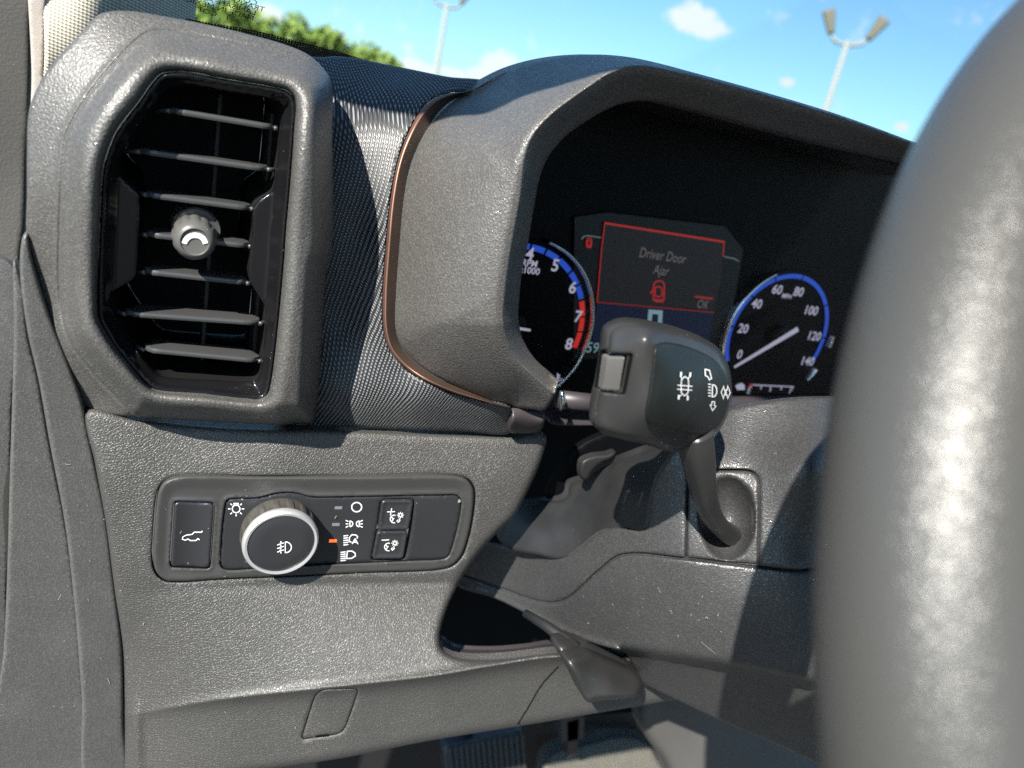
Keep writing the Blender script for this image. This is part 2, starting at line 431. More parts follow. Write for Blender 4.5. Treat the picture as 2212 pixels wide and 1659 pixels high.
    o = link(name, me, mat, parent, label)
    if hmat:
        me.materials.append(MATS[hmat])
        for i, mi in enumerate(matidx): me.polygons[i].material_index = mi
    return o
def const(Y): return lambda q: np.full(len(q), Y)
def rrect(x0, y0, x1, y1, r, n=5):
    out = []
    for cx, cy, a0 in ((x1-r, y0+r, -90), (x1-r, y1-r, 0), (x0+r, y1-r, 90), (x0+r, y0+r, 180)):
        for i in range(n+1):
            a = math.radians(a0+90*i/n); out.append((cx+r*math.cos(a), cy+r*math.sin(a)))
    return out
def rquad(p, r, n=5):
    """quadrilateral (or polygon) with rounded corners, all in photograph units"""
    P = np.array(p, float); out = []; m = len(P); rr_ = r if isinstance(r, (list, tuple)) else [r]*m
    for i in range(m):
        a, b_, c_ = P[i-1], P[i], P[(i+1) % m]; r0 = rr_[i]
        u = (a-b_)/np.linalg.norm(a-b_); v = (c_-b_)/np.linalg.norm(c_-b_)
        s0, s1 = b_+u*r0, b_+v*r0
        for k_ in range(n+1):
            t_ = k_/n; out.append(tuple((1-t_)**2*s0+2*t_*(1-t_)*b_+t_**2*s1))
    return out

def mesh_from(name, verts, faces, mat, parent=None, label=None, smooth=False):
    me = bpy.data.meshes.new(name); me.from_pydata([tuple(map(float, v)) for v in verts], [], faces); me.update()
    bm = bmesh.new(); bm.from_mesh(me); bmesh.ops.recalc_face_normals(bm, faces=bm.faces); bm.to_mesh(me); bm.free()
    return link(name, me, mat, parent, label, smooth)
def bevelled(name, verts, faces, mat, width, parent=None, segs=3, label=None):
    me = bpy.data.meshes.new(name); me.from_pydata([tuple(map(float, v)) for v in verts], [], faces)
    bm = bmesh.new(); bm.from_mesh(me); bmesh.ops.recalc_face_normals(bm, faces=bm.faces)
    bmesh.ops.bevel(bm, geom=[e for e in bm.edges], offset=width, segments=segs, profile=.5, affect='EDGES', clamp_overlap=True)
    bm.to_mesh(me); bm.free()
    o = link(name, me, mat, parent, label, True)
    md = o.modifiers.new('wn', 'WEIGHTED_NORMAL'); md.keep_sharp = False
    return o
BOXF = [(0, 1, 2, 3), (7, 6, 5, 4), (0, 4, 5, 1), (1, 5, 6, 2), (2, 6, 7, 3), (3, 7, 4, 0)]
def boxv(x0, y0, z0, x1, y1, z1):
    return [(x0, y0, z0), (x1, y0, z0), (x1, y1, z0), (x0, y1, z0), (x0, y0, z1), (x1, y0, z1), (x1, y1, z1), (x0, y1, z1)]
def lathe(name, cx, cz, prof, mat, parent=None, seg=72, knurl=None, cap=True, tilt=None, label=None):
    """profile [(radius, y)] turned about an axis that points at the driver; knurl(angle, k) scales ring k"""
    V = []; Fc = []
    for k_, (r, y) in enumerate(prof):
        for i in range(seg):
            a = 2*math.pi*i/seg; rr_ = r*(knurl(a, k_) if knurl else 1); V.append(np.array([rr_*math.cos(a), y, rr_*math.sin(a)]))
    for k_ in range(len(prof)-1):
        for i in range(seg):
            j = (i+1) % seg; Fc.append((k_*seg+i, k_*seg+j, (k_+1)*seg+j, (k_+1)*seg+i))
    if cap: Fc.append(tuple(range(seg))); Fc.append(tuple((len(prof)-1)*seg+i for i in range(seg)))
    if tilt is not None:
        y0 = prof[0][1]; Mx = Matrix.Rotation(tilt[0], 3, 'X') @ Matrix.Rotation(tilt[1], 3, 'Z')
        V = [np.array(Mx @ Vector((v[0], v[1]-y0, v[2])))+np.array([0, y0, 0]) for v in V]
    V = [(v[0]+cx, v[1], v[2]+cz) for v in V]
    o = mesh_from(name, V, Fc, mat, parent, label, True)
    o.data.set_sharp_from_angle(angle=math.radians(38))
    return o
def sweep(name, path, radii, mat, parent=None, seg=20, aspect=None, label=None, box=1.):
    """tube along a 3-D path; radii per point; aspect flattens it across the second axis"""
    P = [Vector(p) for p in path]; n = len(P); V = []; Fc = []
    asp = aspect or [1]*n; ref = Vector((0, 0, 1)) if abs((P[-1]-P[0]).normalized().z) < .9 else Vector((1, 0, 0)); prev = None
    for i in range(n):
        d = (P[min(i+1, n-1)]-P[max(i-1, 0)]).normalized()
        a = d.cross(ref) if prev is None else (prev-d*prev.dot(d)); a.normalize(); prev = a; b_ = d.cross(a)
        for k_ in range(seg):
            q = 2*math.pi*k_/seg; cq, sq = math.cos(q), math.sin(q); V.append(P[i]+a*radii[i]*math.copysign(abs(cq)**box, cq)+b_*radii[i]*asp[i]*math.copysign(abs(sq)**box, sq))
    for i in range(n-1):
        for k_ in range(seg):
            j = (k_+1) % seg; Fc.append((i*seg+k_, i*seg+j, (i+1)*seg+j, (i+1)*seg+k_))
    Fc.append(tuple(range(seg))); Fc.append(tuple((n-1)*seg+i for i in range(seg)))
    return mesh_from(name, V, Fc, mat, parent, label, True)
def smooth3(ctrl, m=8):
    """Catmull-Rom through rows of any width"""
    C = np.array(ctrl, float); n = len(C); out = []
    for i in range(n-1):
        p0, p1, p2, p3 = C[max(i-1, 0)], C[i], C[i+1], C[min(i+2, n-1)]
        for j in range(m):
            s = j/m; out.append(.5*((2*p1)+(-p0+p2)*s+(2*p0-5*p1+4*p2-p3)*s*s+(-p0+3*p1-3*p2+p3)*s**3))
    out.append(C[-1]); return np.array(out)
def strokes(name, lines, width, Y, mat, parent=None, raised=.00015, label=None, Yf=None):
    """printed marks: flat ribbons of ink lying on a face; lines in photograph units"""
    V = []; Fc = []
    for ln in lines:
        P = np.array(ln, float); cl = len(P) > 2 and np.allclose(P[0], P[-1])
        if cl: P = P[:-1]
        n = len(P); L = []; Rr = []
        for i in range(n):
            a = P[(i-1) % n] if (cl or i > 0) else P[i]; c_ = P[(i+1) % n] if (cl or i < n-1) else P[i]
            d1 = (P[i]-a); d2 = (c_-P[i]); 
            d1 = d1/np.linalg.norm(d1) if np.linalg.norm(d1) > 1e-9 else d2/np.linalg.norm(d2)
            d2 = d2/np.linalg.norm(d2) if np.linalg.norm(d2) > 1e-9 else d1
            tn = d1+d2; tn = tn/(np.linalg.norm(tn)+1e-9); nn = np.array([-tn[1], tn[0]]); s = width/2/max(.45, float(nn@np.array([-d1[1], d1[0]])))
            L.append(P[i]+nn*s); Rr.append(P[i]-nn*s)
        q = np.array(L+Rr); Yv = (Yf(q) if Yf else np.full(len(q), Y))-raised
        b0 = len(V); V += [tuple(p) for p in onYv(q, Yv)]
        for i in range(n if cl else n-1):
            j = (i+1) % n; Fc.append((b0+i, b0+j, b0+n+j, b0+n+i))
    return mesh_from(name, V, Fc, mat, parent, label)
def patch(name, poly, Y, mat, parent=None, raised=.00015, Yf=None, label=None):
    q = np.array(poly, float); Yv = (Yf(q) if Yf else np.full(len(q), Y))-raised
    return mesh_from(name, [tuple(p) for p in onYv(q, Yv)], [tuple(range(len(q)))], mat, parent, label)
def circle(cx, cy, rx, ry=None, a0=0, a1=360, n=24):
    ry = rx if ry is None else ry
    return [(cx+rx*math.cos(math.radians(a0+(a1-a0)*i/n)), cy+ry*math.sin(math.radians(a0+(a1-a0)*i/n))) for i in range(n+1)]
def text(name, s, loc, size, mat, parent=None, mirror=False, rot=None, bold=0., xs=1., align='CENTER'):
    cu = bpy.data.curves.new(name, 'FONT'); cu.body = s; cu.size = size; cu.align_x = align; cu.align_y = 'CENTER'; cu.offset = bold*size
    cu.resolution_u = 3
    ob = bpy.data.objects.new(name, cu); col.objects.link(ob)
    dg = bpy.context.evaluated_depsgraph_get(); me = bpy.data.meshes.new_from_object(ob.evaluated_get(dg))
    bpy.data.objects.remove(ob); me.name = name
    M = (rot or Matrix.Rotation(math.pi/2, 4, 'X')) @ Matrix.Diagonal((-xs if mirror else xs, 1, 1, 1))
    me.transform(Matrix.Translation(Vector(loc)) @ M)
    return link(name, me, mat, parent, None, False)
def z3(cx, cy, x, y): return (737.33*cx+x/3, 553*cy+y/3)
def zs(cx, cy, L): return [z3(cx, cy, *p) for p in L]
def zv(x, y): return (192+.4796*x, 137.15+.4796*y)
def zp(x, y): return (301.7+.3472*x, 1014.9+.3472*y)
def zc(x, y): return (1097.2+.3348*x, 438.9+.3348*y)

# ================================================================== OUTDOORS
me = bpy.data.meshes.new('ground'); me.from_pydata([(-900, -900, -1.3), (900, -900, -1.3), (900, 900, -1.3), (-900, 900, -1.3)], [], [(0, 1, 2, 3)])
g = link('ground', me, 'asphalt'); g['kind'] = 'structure'

def tree(x, y, h, wd, seed, label):
    rnd = random.Random(seed); tr_ = thing('broadleaf_tree', label, 'tree', (x, y, -1.3), 'trees along the edge of the lot')
    V = []; Fc = []
    for i in range(8):
        a = 2*math.pi*i/8; V += [(x+.22*math.cos(a), y+.22*math.sin(a), -1.3), (x+.12*math.cos(a), y+.12*math.sin(a), -1.3+h*.6)]
    for i in range(8): Fc.append((2*i, 2*((i+1) % 8), 2*((i+1) % 8)+1, 2*i+1))
    mesh_from('trunk', V, Fc, 'bark', tr_)
    cl = []
    for i in range(22):
        a = rnd.uniform(0, 6.28); r = wd*.42*math.sqrt(rnd.random()); zz = rnd.uniform(.18, .86)
        r *= math.sqrt(max(.12, 1-((zz-.45)/.55)**2)); cl.append((x+r*math.cos(a), y+r*math.sin(a), -1.3+h*zz, rnd.uniform(.10, .2)*wd))
    V = []; Fc = []
    for (cx, cy, cz, cr) in cl:
        for j in range(120):
            u = Vector((rnd.gauss(0, 1), rnd.gauss(0, 1), rnd.gauss(0, 1))).normalized()*cr*rnd.uniform(.6, 1.05)
            c0 = Vector((cx, cy, cz))+u; s = rnd.uniform(.18, .34)
            p = Vector((rnd.gauss(0, 1), rnd.gauss(0, 1), rnd.gauss(0, 1))).normalized(); q = p.cross(Vector((rnd.gauss(0, 1), rnd.gauss(0, 1), rnd.gauss(0, 1)))).normalized()
            b0 = len(V); V += [c0+p*s, c0+q*s*.6, c0-p*s, c0-q*s*.6]; Fc.append((b0, b0+1, b0+2, b0+3))
    me_ = bpy.data.meshes.new('crown'); me_.from_pydata([tuple(v) for v in V], [], Fc); link('crown', me_, 'leaf_green', tr_, None, False)
# bearing (px of the crown's middle), distance, height above the eye line
for i, (px, dist, toppx, wd, lab) in enumerate([
        (392, 55, 10, 7.5, 'leafy green tree at the far left, half hidden by the pale pillar trim'),
        (470, 58, 12, 7, 'leafy green tree just right of the pale pillar trim, under the glass print'),
        (545, 60, 28, 7, 'leafy green tree second from the pillar, below a small cloud'),
        (610, 62, 46, 6.5, 'leafy green tree in the middle of the row, with a rounded top'),
        (672, 63, 64, 6.5, 'leafy green tree right of the middle of the row'),
        (735, 66, 86, 6.5, 'low leafy green tree second from the right end of the row'),
        (800, 70, 108, 6.5, 'lowest leafy green tree at the right end of the row')]):
    v = ray(px, toppx); v = v/math.hypot(v[0], v[1])
    tree(v[0]*dist, v[1]*dist, v[2]*dist+1.3+.4, wd, 10+i, lab)

def street_lamp(px, py, dist, label, spread=True):
    v = ray(px, py); v = v/math.hypot(v[0], v[1]); p = v*dist; x, y, h = p
    L = thing('street_lamp', label, 'street lamp', (x, y, -1.3), 'twin-headed lamps of the parking lot')
    sweep('pole', [(x, y, -1.3), (x, y, -1.0), (x, y, h)], [.14, .11, .075], 'lamp_pole_paint', L, 12)
    sweep('base', [(x, y, -1.3), (x, y, -.7)], [.3, .3], 'lamp_pole_paint', L, 12)
    side = Vector((v[1], -v[0], 0))
    path = [Vector((x, y, h-.1))+side*s*.5+Vector((0, 0, k_)) for s, k_ in ((-1.0, .22), (-.7, .05), (-.3, 0), (.3, 0), (.7, .05), (1.0, .22))]
    sweep('cross_arm', path, [.05]*6, 'lamp_pole_paint', L, 8)
    for s in (-1, 1):
        c0 = Vector((x, y, h+.15))+side*s*.5
        ax = (side*s*.42+Vector((0, 0, 1))*.95).normalized(); q = side.cross(Vector((0, 0, 1))); nn = ax.cross(q).normalized()
        vs_ = []
        for (l, wv_, tv) in ((-.05, .11, .09), (.56, .17, .17)):
            for a_, b_ in ((-1, -1), (1, -1), (1, 1), (-1, 1)): vs_.append(c0+ax*l+q*a_*wv_+nn*b_*tv)
        hd = bevelled('lamp_head', vs_, BOXF, 'lamp_head_paint', .04, L, 2)
street_lamp(1832, 88, 24, 'tall pale street lamp with two raised heads, right of the cluster hood against blue sky')
street_lamp(966, 8, 30, 'tall pale street lamp rising above the fabric dash top, left of the cluster hood')

# ================================================================== CAR BODY (pillar, roof, glass)
roof = thing('car_roof', 'pale-lined car roof above the windshield and the driver', 'roof', (.5, -.3, .55))
rail = [(-.10, -1.4, .55), (-.10, -.11, .53), (-.10, .075, .375)]
V = boxv(-.10, -1.4, .53, 1.30, .03, .60)
bevelled('roof_panel', V, BOXF, 'headliner', .01, roof)
pil = thing('pillar_trim', 'pale grey textile trim on the windshield pillar behind the air vent', 'pillar trim', (-.03, .5, -.03))
# sloping upper run of the pillar (above the picture)
a, b_ = np.array([-.10, .52, 0.0]), np.array([-.10, -.10, .53]); d = (b_-a)/np.linalg.norm(b_-a)
lo = a+d*.19; up_n = np.array([0, -d[2], d[1]])*(-1)
if up_n[2] < 0: up_n = -up_n
V = []
for e in (lo, b_):
    for (dx, du) in ((0, 0), (.085, 0), (.085, .13), (0, .13)): V.append(e+np.array([dx, 0, 0])+up_n*du)
bevelled('upper_run', V, BOXF, 'pillar_textile', .008, pil)
f = rbf([(90, -40, .455), (90, 260, .455), (225, -40, .462), (225, 150, .462), (262, -40, .472), (262, 100, .472), (425, -40, .56), (425, 120, .56), (340, 0, .512)])
sheet('fabric_cover', [(96, -330), (160, -332), (240, -332), (330, -332), (424, -330), (425, -60), (425, 0), (420, 60), (418, 120), (300, 150), (180, 230), (90, 330), (88, 250), (96, 120)], f, 'pillar_textile', pil, back=.02, roll=(6, .004))
sheet('edge_strip', [(66, -330), (98, -330), (97, 60), (92, 200), (88, 300), (70, 310), (68, 160)], const(.45), 'pillar_edge', pil, back=.02, roll=(4, .003))

ws = thing('windshield', 'clear raked windshield with a dotted black edge and mirrored print in its corner', 'windshield', (.6, .62, -.08))
wa = np.array([0.0, .63, -.09]); wd = np.array([0, .03-.63, .53+.09]); wl = np.linalg.norm(wd); wd = wd/wl
wn_ = np.cross([1, 0, 0], wd)
def wpt(x, s, lift=0): return wa+np.array([x, 0, 0])+wd*s+wn_*lift
def on_glass(px, py):
    v = ray(px, py); k_ = (wa@wn_)/(v@wn_); return v*k_
for nm, th in (('pane', .0),):
    V = [wpt(-.04, 0), wpt(1.4, 0), wpt(1.4, wl), wpt(-.06, wl), wpt(-.04, 0, .0045), wpt(1.4, 0, .0045), wpt(1.4, wl, .0045), wpt(-.06, wl, .0045)]
    mesh_from('pane', V, BOXF, 'windshield_glass', ws)
# dotted band just above where the glass meets the dash
P = []
for px, py, hh in ((400, 66, 24), (560, 92, 22), (720, 127, 16), (866, 156, 2)):
    P.append((on_glass(px, py+30), on_glass(px, py-hh)))
verts = []; uvs = []
for i, (lo, hi) in enumerate(P):
    verts += [lo-wn_*.001, hi-wn_*.001]; 
fc = [(2*i, 2*i+2, 2*i+3, 2*i+1) for i in range(len(P)-1)]
me = bpy.data.meshes.new('frit_band'); me.from_pydata([tuple(v) for v in verts], [], fc); uvl = me.uv_layers.new(name='UVMap')
vv = [((v-wa)@np.array([1, 0, 0])*1000, (v-wa)@wd*1000) for v in verts]
lo_fit = np.polyfit([vv[i][0] for i in (0, 2, 4, 6)], [vv[i][1] for i in (0, 2, 4, 6)], 1)
for lpx in me.loops:
    u_, v_ = vv[lpx.vertex_index]; uvl.data[lpx.index].uv = (u_, v_-np.polyval(lo_fit, u_)-1)
link('frit_band', me, 'frit_dots', ws)
gm = Matrix(((1, 0, 0, 0), (0, wd[1], wn_[1], 0), (0, wd[2], wn_[2], 0), (0, 0, 0, 1)))
tilt = Matrix.Rotation(math.radians(-3), 4, 'Z')
for s, px, py in (('COTTRA AS1 DOT', 470, -14), ('TRANSP. 70% MIN SEE', 474, -3), ('LAMISAFE AS-1 M9', 472, 9), ('MADE IN MEXICO', 468, 21), ('1   CO1', 462, 34)):
    p = on_glass(px, py)-wn_*.0015
    text('glass_print', s, p, .0052, 'dark_metal', ws, mirror=True, rot=gm @ tilt, xs=1.0)

# ================================================================== DASHBOARD
dash = thing('dashboard', 'dark grey grained dashboard with woven trim and a deep instrument hood', 'dashboard', (.2, .42, -.25))

# --- lower panel carrying the light switches
lower_out = [(186, 888), (300, 905), (480, 922), (690, 928), (900, 936), (1100, 942), (1178, 940), (1172, 985), (1140, 1060), (1110, 1115), (1075, 1150), (1040, 1188), (1003, 1240),
             (975, 1292), (957, 1340), (950, 1375), (955, 1402), (985, 1420), (1030, 1425), (1100, 1422), (1180, 1412), (1225, 1408), (1300, 1400), (1400, 1420), (1480, 1455),
             (1570, 1490), (1437, 1515), (1304, 1538), (1114, 1570), (924, 1601), (737, 1638), (500, 1672), (300, 1700), (268, 1690), (266, 1560), (262, 1400), (247, 1273), (227, 1120), (205, 1000)]
ridge = spline([(255, 1548), (300, 1541), (467, 1512), (737, 1482), (937, 1459), (1070, 1436), (1204, 1418), (1400, 1432), (1570, 1478)], 10, False)
fl = rbf([(190, 890, .388), (400, 915, .390), (680, 930, .388), (930, 935, .388), (1160, 945, .388), (250, 1020, .383), (600, 1000, .382), (1100, 1020, .381),
          (240, 1150, .384), (600, 1140, .380), (1050, 1130, .380), (255, 1255, .385), (330, 1250, .381), (650, 1258, .380), (980, 1245, .380), (268, 1400, .391), (330, 1400, .386), (600, 1400, .384), (950, 1400, .383), (268, 1680, .392), (350, 1680, .386), (1000, 1600, .383), (1500, 1500, .383)])
def lowerY(q, D):
    Y = fl(q); rid = np.interp(q[:, 0], ridge[:, 0], ridge[:, 1])
    A = np.interp(q[:, 0], [255, 300, 380, 500, 700, 950, 1200, 1570], [0, .004, .012, .022, .035, .045, .050, .054])
    y0 = 1262.+np.clip((420-q[:, 0])/160, 0, 1)*20
    s_ = np.clip((q[:, 1]-y0)/(rid-y0), 0, 1.0); pr = .72*s_+.28*(1-(1-s_)**2)
    pr = pr-np.where(s_ < .12, .5*.12*(1-s_/.12)**2*.6, 0)*np.clip(s_*40, 0, 1)
    Y = Y-A*pr
    below = np.clip(q[:, 1]-rid, 0, 400)
    Y = Y+A*.16*(1-np.exp(-below/14.))-A*.05*np.exp(-((q[:, 1]-rid)/9.)**2)
    Y = Y-.003*np.exp(-((q[:, 0]-296)/11.)**2)*np.clip((q[:, 1]-1500)/60, 0, 1)
    return Y
cover_out = rquad([(684, 1489), (776, 1487), (742, 1584), (650, 1597)], [26, 10, 20, 8])
PANEL = [zp(*p) for p in [(150, 72), (240, 40), (700, 38), (1400, 38), (1980, 37), (2045, 58), (2082, 110), (2088, 170), (2072, 320), (2045, 440), (2010, 535), (1950, 598), (1860, 622),
                          (1400, 642), (1000, 662), (500, 684), (230, 700), (150, 690), (95, 640), (75, 560), (82, 400), (98, 200), (115, 120)]]
lower = sheet('lower_panel', lower_out, lowerY, 'dash_skin', dash, holes=[PANEL, cover_out], step=9, back=.006, roll=(14, .006), hroll=(5, .0014), hback=.006, hmat='seam_black', feat=[ridge])
def lower_at(q): return lowerY(q, None)
cin = np.array(cover_out); cc = cin.mean(0); cin = cc+(cin-cc)*.975
sheet('fuse_cover', cin, lambda q: lower_at(q)+.0004, 'dash_skin', dash, step=7, back=.003, roll=(4, .001), raw=True, label='small square access cover low on the panel')
strokes('cover_notch', [[(682, 1591), (708, 1588)]], 5, 0, 'seam_black', bpy.data.objects['fuse_cover'], raised=.0006, Yf=lower_at)
# seam where the lower strip meets its end piece
strokes('panel_seam', [spline([(1206, 1440), (1170, 1480), (1140, 1530), (1118, 1565)], 8, False)], 2.6, 0, 'seam_black', lower, raised=.0004, Yf=lower_at)

# --- side trim strips at the door end
fs_ = rbf([(55, 510, .387), (60, 620, .386), (100, 670, .387), (147, 786, .388), (177, 880, .389), (90, 850, .386), (227, 1106, .389), (135, 1106, .386), (262, 1400, .391), (200, 1400, .388), (140, 1400, .386), (264, 1680, .391), (130, 1680, .386), (60, 1680, .384)])
sheet('side_strip', [(50, 508), (58, 500), (68, 553), (100, 664), (147, 782), (177, 868), (190, 930), (203, 990), (228, 1110), (249, 1273), (264, 1402), (267, 1560), (268, 1700),
                     (190, 1700), (176, 1500), (160, 1300), (140, 1130), (108, 960), (83, 820), (60, 720), (48, 640), (43, 590), (44, 540)], fs_, 'side_plastic', dash, back=.012, roll=(7, .003))
sheet('kick_panel', [(30, 560), (50, 620), (60, 720), (83, 820), (108, 960), (142, 1130), (165, 1300), (182, 1500), (200, 1700), (-20, 1700), (8, 1400), (22, 1000), (30, 700)],
      rbf([(40, 600, .394), (60, 820, .393), (30, 1000, .390), (110, 1000, .393), (20, 1400, .387), (160, 1400, .391), (10, 1680, .385), (180, 1680, .390)]), 'side_plastic', dash, back=.006, roll=(5, .003))
fr_t = thing('door_frame', 'dark rubber-edged door opening running down the far left edge', 'door frame', (-.05, .33, -.3))
sheet('rubber_seal', [(-60, -60), (64, -60), (68, 60), (66, 215), (60, 330), (56, 480), (46, 560), (42, 700), (36, 900), (26, 1250), (10, 1700), (-60, 1700)],
      rbf([(-60, 0, .485), (20, 0, .485), (60, 0, .485), (30, 400, .47), (-60, 800, .44), (10, 800, .44), (38, 800, .44), (-60, 1600, .43), (10, 1600, .43)]), 'frame_rubber', fr_t, back=.02, roll=(10, .006))
sheet('sill_trim', [(-60, 560), (30, 575), (26, 900), (16, 1250), (2, 1700), (-60, 1700)], rbf([(-60, 600, .437), (20, 600, .437), (-60, 1650, .422), (0, 1650, .426)]), 'side_plastic', fr_t, back=.004, roll=(5, .002))

# --- woven trim sweeping round from the dash top to under the hood
fab_out = [(655, 128), (700, 124), (737, 122), (870, 146), (970, 166), (1052, 176), (1020, 196), (975, 200), (937, 213), (910, 237), (884, 283), (860, 347), (844, 430), (834, 533), (827, 640), (829, 710), (840, 752), (862, 782),
           (900, 812), (970, 845), (1037, 865), (1101, 880), (1104, 934), (1000, 932), (860, 928), (737, 922), (650, 918), (640, 700), (650, 300)]
ff = rbf([(660, 100, .475), (737, 122, .480), (870, 146, .475), (1050, 176, .455), (700, 170, .452), (850, 190, .446), (960, 203, .432), (700, 230, .436), (860, 250, .424), (700, 320, .424), (850, 340, .412),
          (660, 500, .415), (720, 500, .414), (780, 500, .410), (838, 500, .400), (660, 700, .408), (740, 700, .404), (820, 700, .392), (700, 850, .393), (800, 800, .389), (880, 805, .383), (760, 880, .388),
          (900, 860, .378), (1000, 860, .374), (1090, 882, .370), (700, 918, .398), (850, 926, .394), (1000, 930, .388), (1100, 932, .384)])
sheet('woven_trim', fab_out, ff, 'trim_fabric', dash, step=8, back=.008, roll=(5, .003), uvmode=True)
# --- copper accent along the hood
cl = [(1052, 176), (1005, 197), (970, 201), (937, 213), (910, 237), (884, 283), (860, 347), (844, 430), (834, 533), (827, 640), (829, 710), (840, 752), (862, 782), (900, 812), (970, 845), (1037, 865), (1101, 881)]
cr = [(1054, 180), (1020, 200), (990, 210), (957, 232), (926, 272), (900, 320), (882, 370), (870, 440), (861, 540), (854, 640), (853, 706), (862, 742), (888, 775), (937, 812), (1010, 845), (1068, 867), (1103, 877)]
L = spline(cl, 8, False); Rt = spline(cr, 8, False)
Lr = resample(L, 8, False); 
def strip(name, A, B, ya, yb, mat, parent, m=5, bulge=.0):
    n = 90; A = resample(A, 1, False); B = resample(B, 1, False)
    A = A[np.linspace(0, len(A)-1, n).astype(int)]; B = B[np.linspace(0, len(B)-1, n).astype(int)]
    V = []; 
    for j in range(m+1):
        s = j/m; q = A*(1-s)+B*s; Y = ya(A)*(1-s)+yb(B)*s-bulge*math.sin(math.pi*s); V += list(onYv(q, Y))
    Fc = [(j*n+i, j*n+i+1, (j+1)*n+i+1, (j+1)*n+i) for j in range(m) for i in range(n-1)]
    return mesh_from(name, V, Fc, mat, parent, None, True)
M1 = L+(Rt[np.linspace(0, len(Rt)-1, len(L)).astype(int)]-L)*.30
ylip = lambda q: ff(q)-.0028
acc = strip('copper_accent', L, M1, lambda q: ff(q)-.001, ylip, 'copper_paint', dash, 4, .0012)
strip('accent_flank', M1, Rt, ylip, lambda q: ff(q)+.006, 'copper_flank', acc, 4, 0)

# --- instrument hood
hood_out = [(1102, 878), (1060, 866), (1008, 844), (937, 811), (888, 774), (862, 741), (852, 705), (853, 640), (860, 540), (869, 440), (881, 372), (899, 321), (925, 272), (956, 234), (990, 208), (1024, 192),
            (1052, 176), (1104, 150), (1170, 130), (1237, 120), (1304, 118), (1370, 125), (1437, 140), (1474, 150), (1641, 196), (1807, 246), (1961, 302), (2110, 360), (2105, 420), (2030, 374),
            (1937, 348), (1807, 319), (1641, 276), (1474, 232), (1425, 221), (1390, 218), (1350, 222), (1312, 236), (1268, 261), (1221, 295), (1185, 338), (1166, 384), (1153, 450), (1139, 533), (1130, 570), (1122, 640), (1120, 690),
            (1130, 733), (1154, 773), (1185, 802), (1204, 820), (1205, 836), (1196, 858), (1176, 886), (1150, 884)]
crease = spline([(2105, 366), (1961, 307), (1807, 252), (1641, 203), (1474, 160), (1387, 143), (1347, 147), (1304, 163), (1280, 180), (1237, 210), (1187, 249), (1149, 293), (1131, 343), (1123, 417), (1108, 500), (1099, 553), (1090, 620), (1085, 686), (1092, 730), (1114, 775), (1154, 814), (1196, 850)], 8, False)
inner = spline([(2030, 374), (1937, 348), (1807, 319), (1641, 276), (1474, 232), (1425, 221), (1390, 218), (1350, 222), (1312, 236), (1268, 261), (1221, 295), (1185, 338), (1166, 384), (1153, 450), (1139, 533), (1130, 570), (1122, 640), (1120, 690),
                (1130, 733), (1154, 773), (1185, 802), (1204, 820)], 8, False)
def yc(q):    # how far forward the front crease stands
    return np.interp(q[:, 0], [1050, 1100, 1300, 1500, 2100], [.334, .335, .338, .335, .318]) + np.clip((q[:, 1]-700)/200, 0, 1)*.018
rear = np.array(spline(cr, 8, False)[::-1].tolist()+spline([(1104, 150), (1170, 130), (1237, 120), (1304, 118), (1370, 125), (1437, 140), (1474, 150), (1641, 196), (1807, 246), (1961, 302), (2110, 360)], 8, False).tolist())
def hoodY(q, D):
    dc = seg_dist(q, crease, False); dr = seg_dist(q, rear, False); di = seg_dist(q, inner, False)
    # on the outer side of the crease?
    poly = np.vstack([crease, inner[::-1]]); ins = inside(q, poly) | (di < 2.5)
    sx = np.clip((q[:, 0]-940)/180, 0, 1); sy = np.clip((340-q[:, 1])/130, 0, 1); bl_ = (sx*sx*(3-2*sx))*(sy*sy*(3-2*sy)); bl_ = np.maximum(bl_, np.clip((q[:, 0]-1200)/60, 0, 1))
    yr = bl_*np.interp(q[:, 0], [900, 1040, 1200, 1370, 1500, 2110], [.435, .435, .420, .372, .345, .326])+(1-bl_)*(np.clip(ff(q), .36, .44)+.006)
    t_ = np.clip(dc/(dc+dr+1e-6), 0, 1)
    Yo = yc(q)+(yr-yc(q))*(t_**1.25)
    Yo = Yo+.004*np.exp(-(dc/7.)**2)*0
    # soft crease: pull back a touch next to it
    t2 = np.clip(dc/(dc+di+1e-6), 0, 1)
    Yi = yc(q)+.022*t2**1.1
    Y = np.where(ins, Yi, Yo)
    Y = Y+.0016*np.exp(-(dc/9.)**2)
    return Y
sheet('instrument_hood', hood_out, hoodY, 'hood_plastic', dash, step=7, back=.016, roll=(6, .003), feat=[crease])
# inside of the hood: ceiling and walls back to the dials
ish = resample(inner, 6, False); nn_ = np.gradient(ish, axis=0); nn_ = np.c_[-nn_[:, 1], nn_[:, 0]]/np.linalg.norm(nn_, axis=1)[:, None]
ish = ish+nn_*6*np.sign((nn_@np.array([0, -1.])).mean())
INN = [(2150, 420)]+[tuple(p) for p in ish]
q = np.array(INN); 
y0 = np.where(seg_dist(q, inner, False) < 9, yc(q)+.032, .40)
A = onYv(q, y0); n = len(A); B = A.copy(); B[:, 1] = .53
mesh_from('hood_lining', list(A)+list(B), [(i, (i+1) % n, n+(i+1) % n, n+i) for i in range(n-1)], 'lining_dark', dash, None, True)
# end cap below the hood
sheet('end_cap', [(1103, 877), (1140, 883), (1172, 890), (1177, 896), (1176, 915), (1168, 930), (1155, 935), (1101, 934), (1098, 928), (1104, 900)], rbf([(1100, 880, .374), (1175, 890, .372), (1100, 905, .368), (1172, 910, .368), (1100, 934, .378), (1165, 934, .378)]), 'end_cap_plastic', dash, step=6, back=.03, roll=(6, .004))
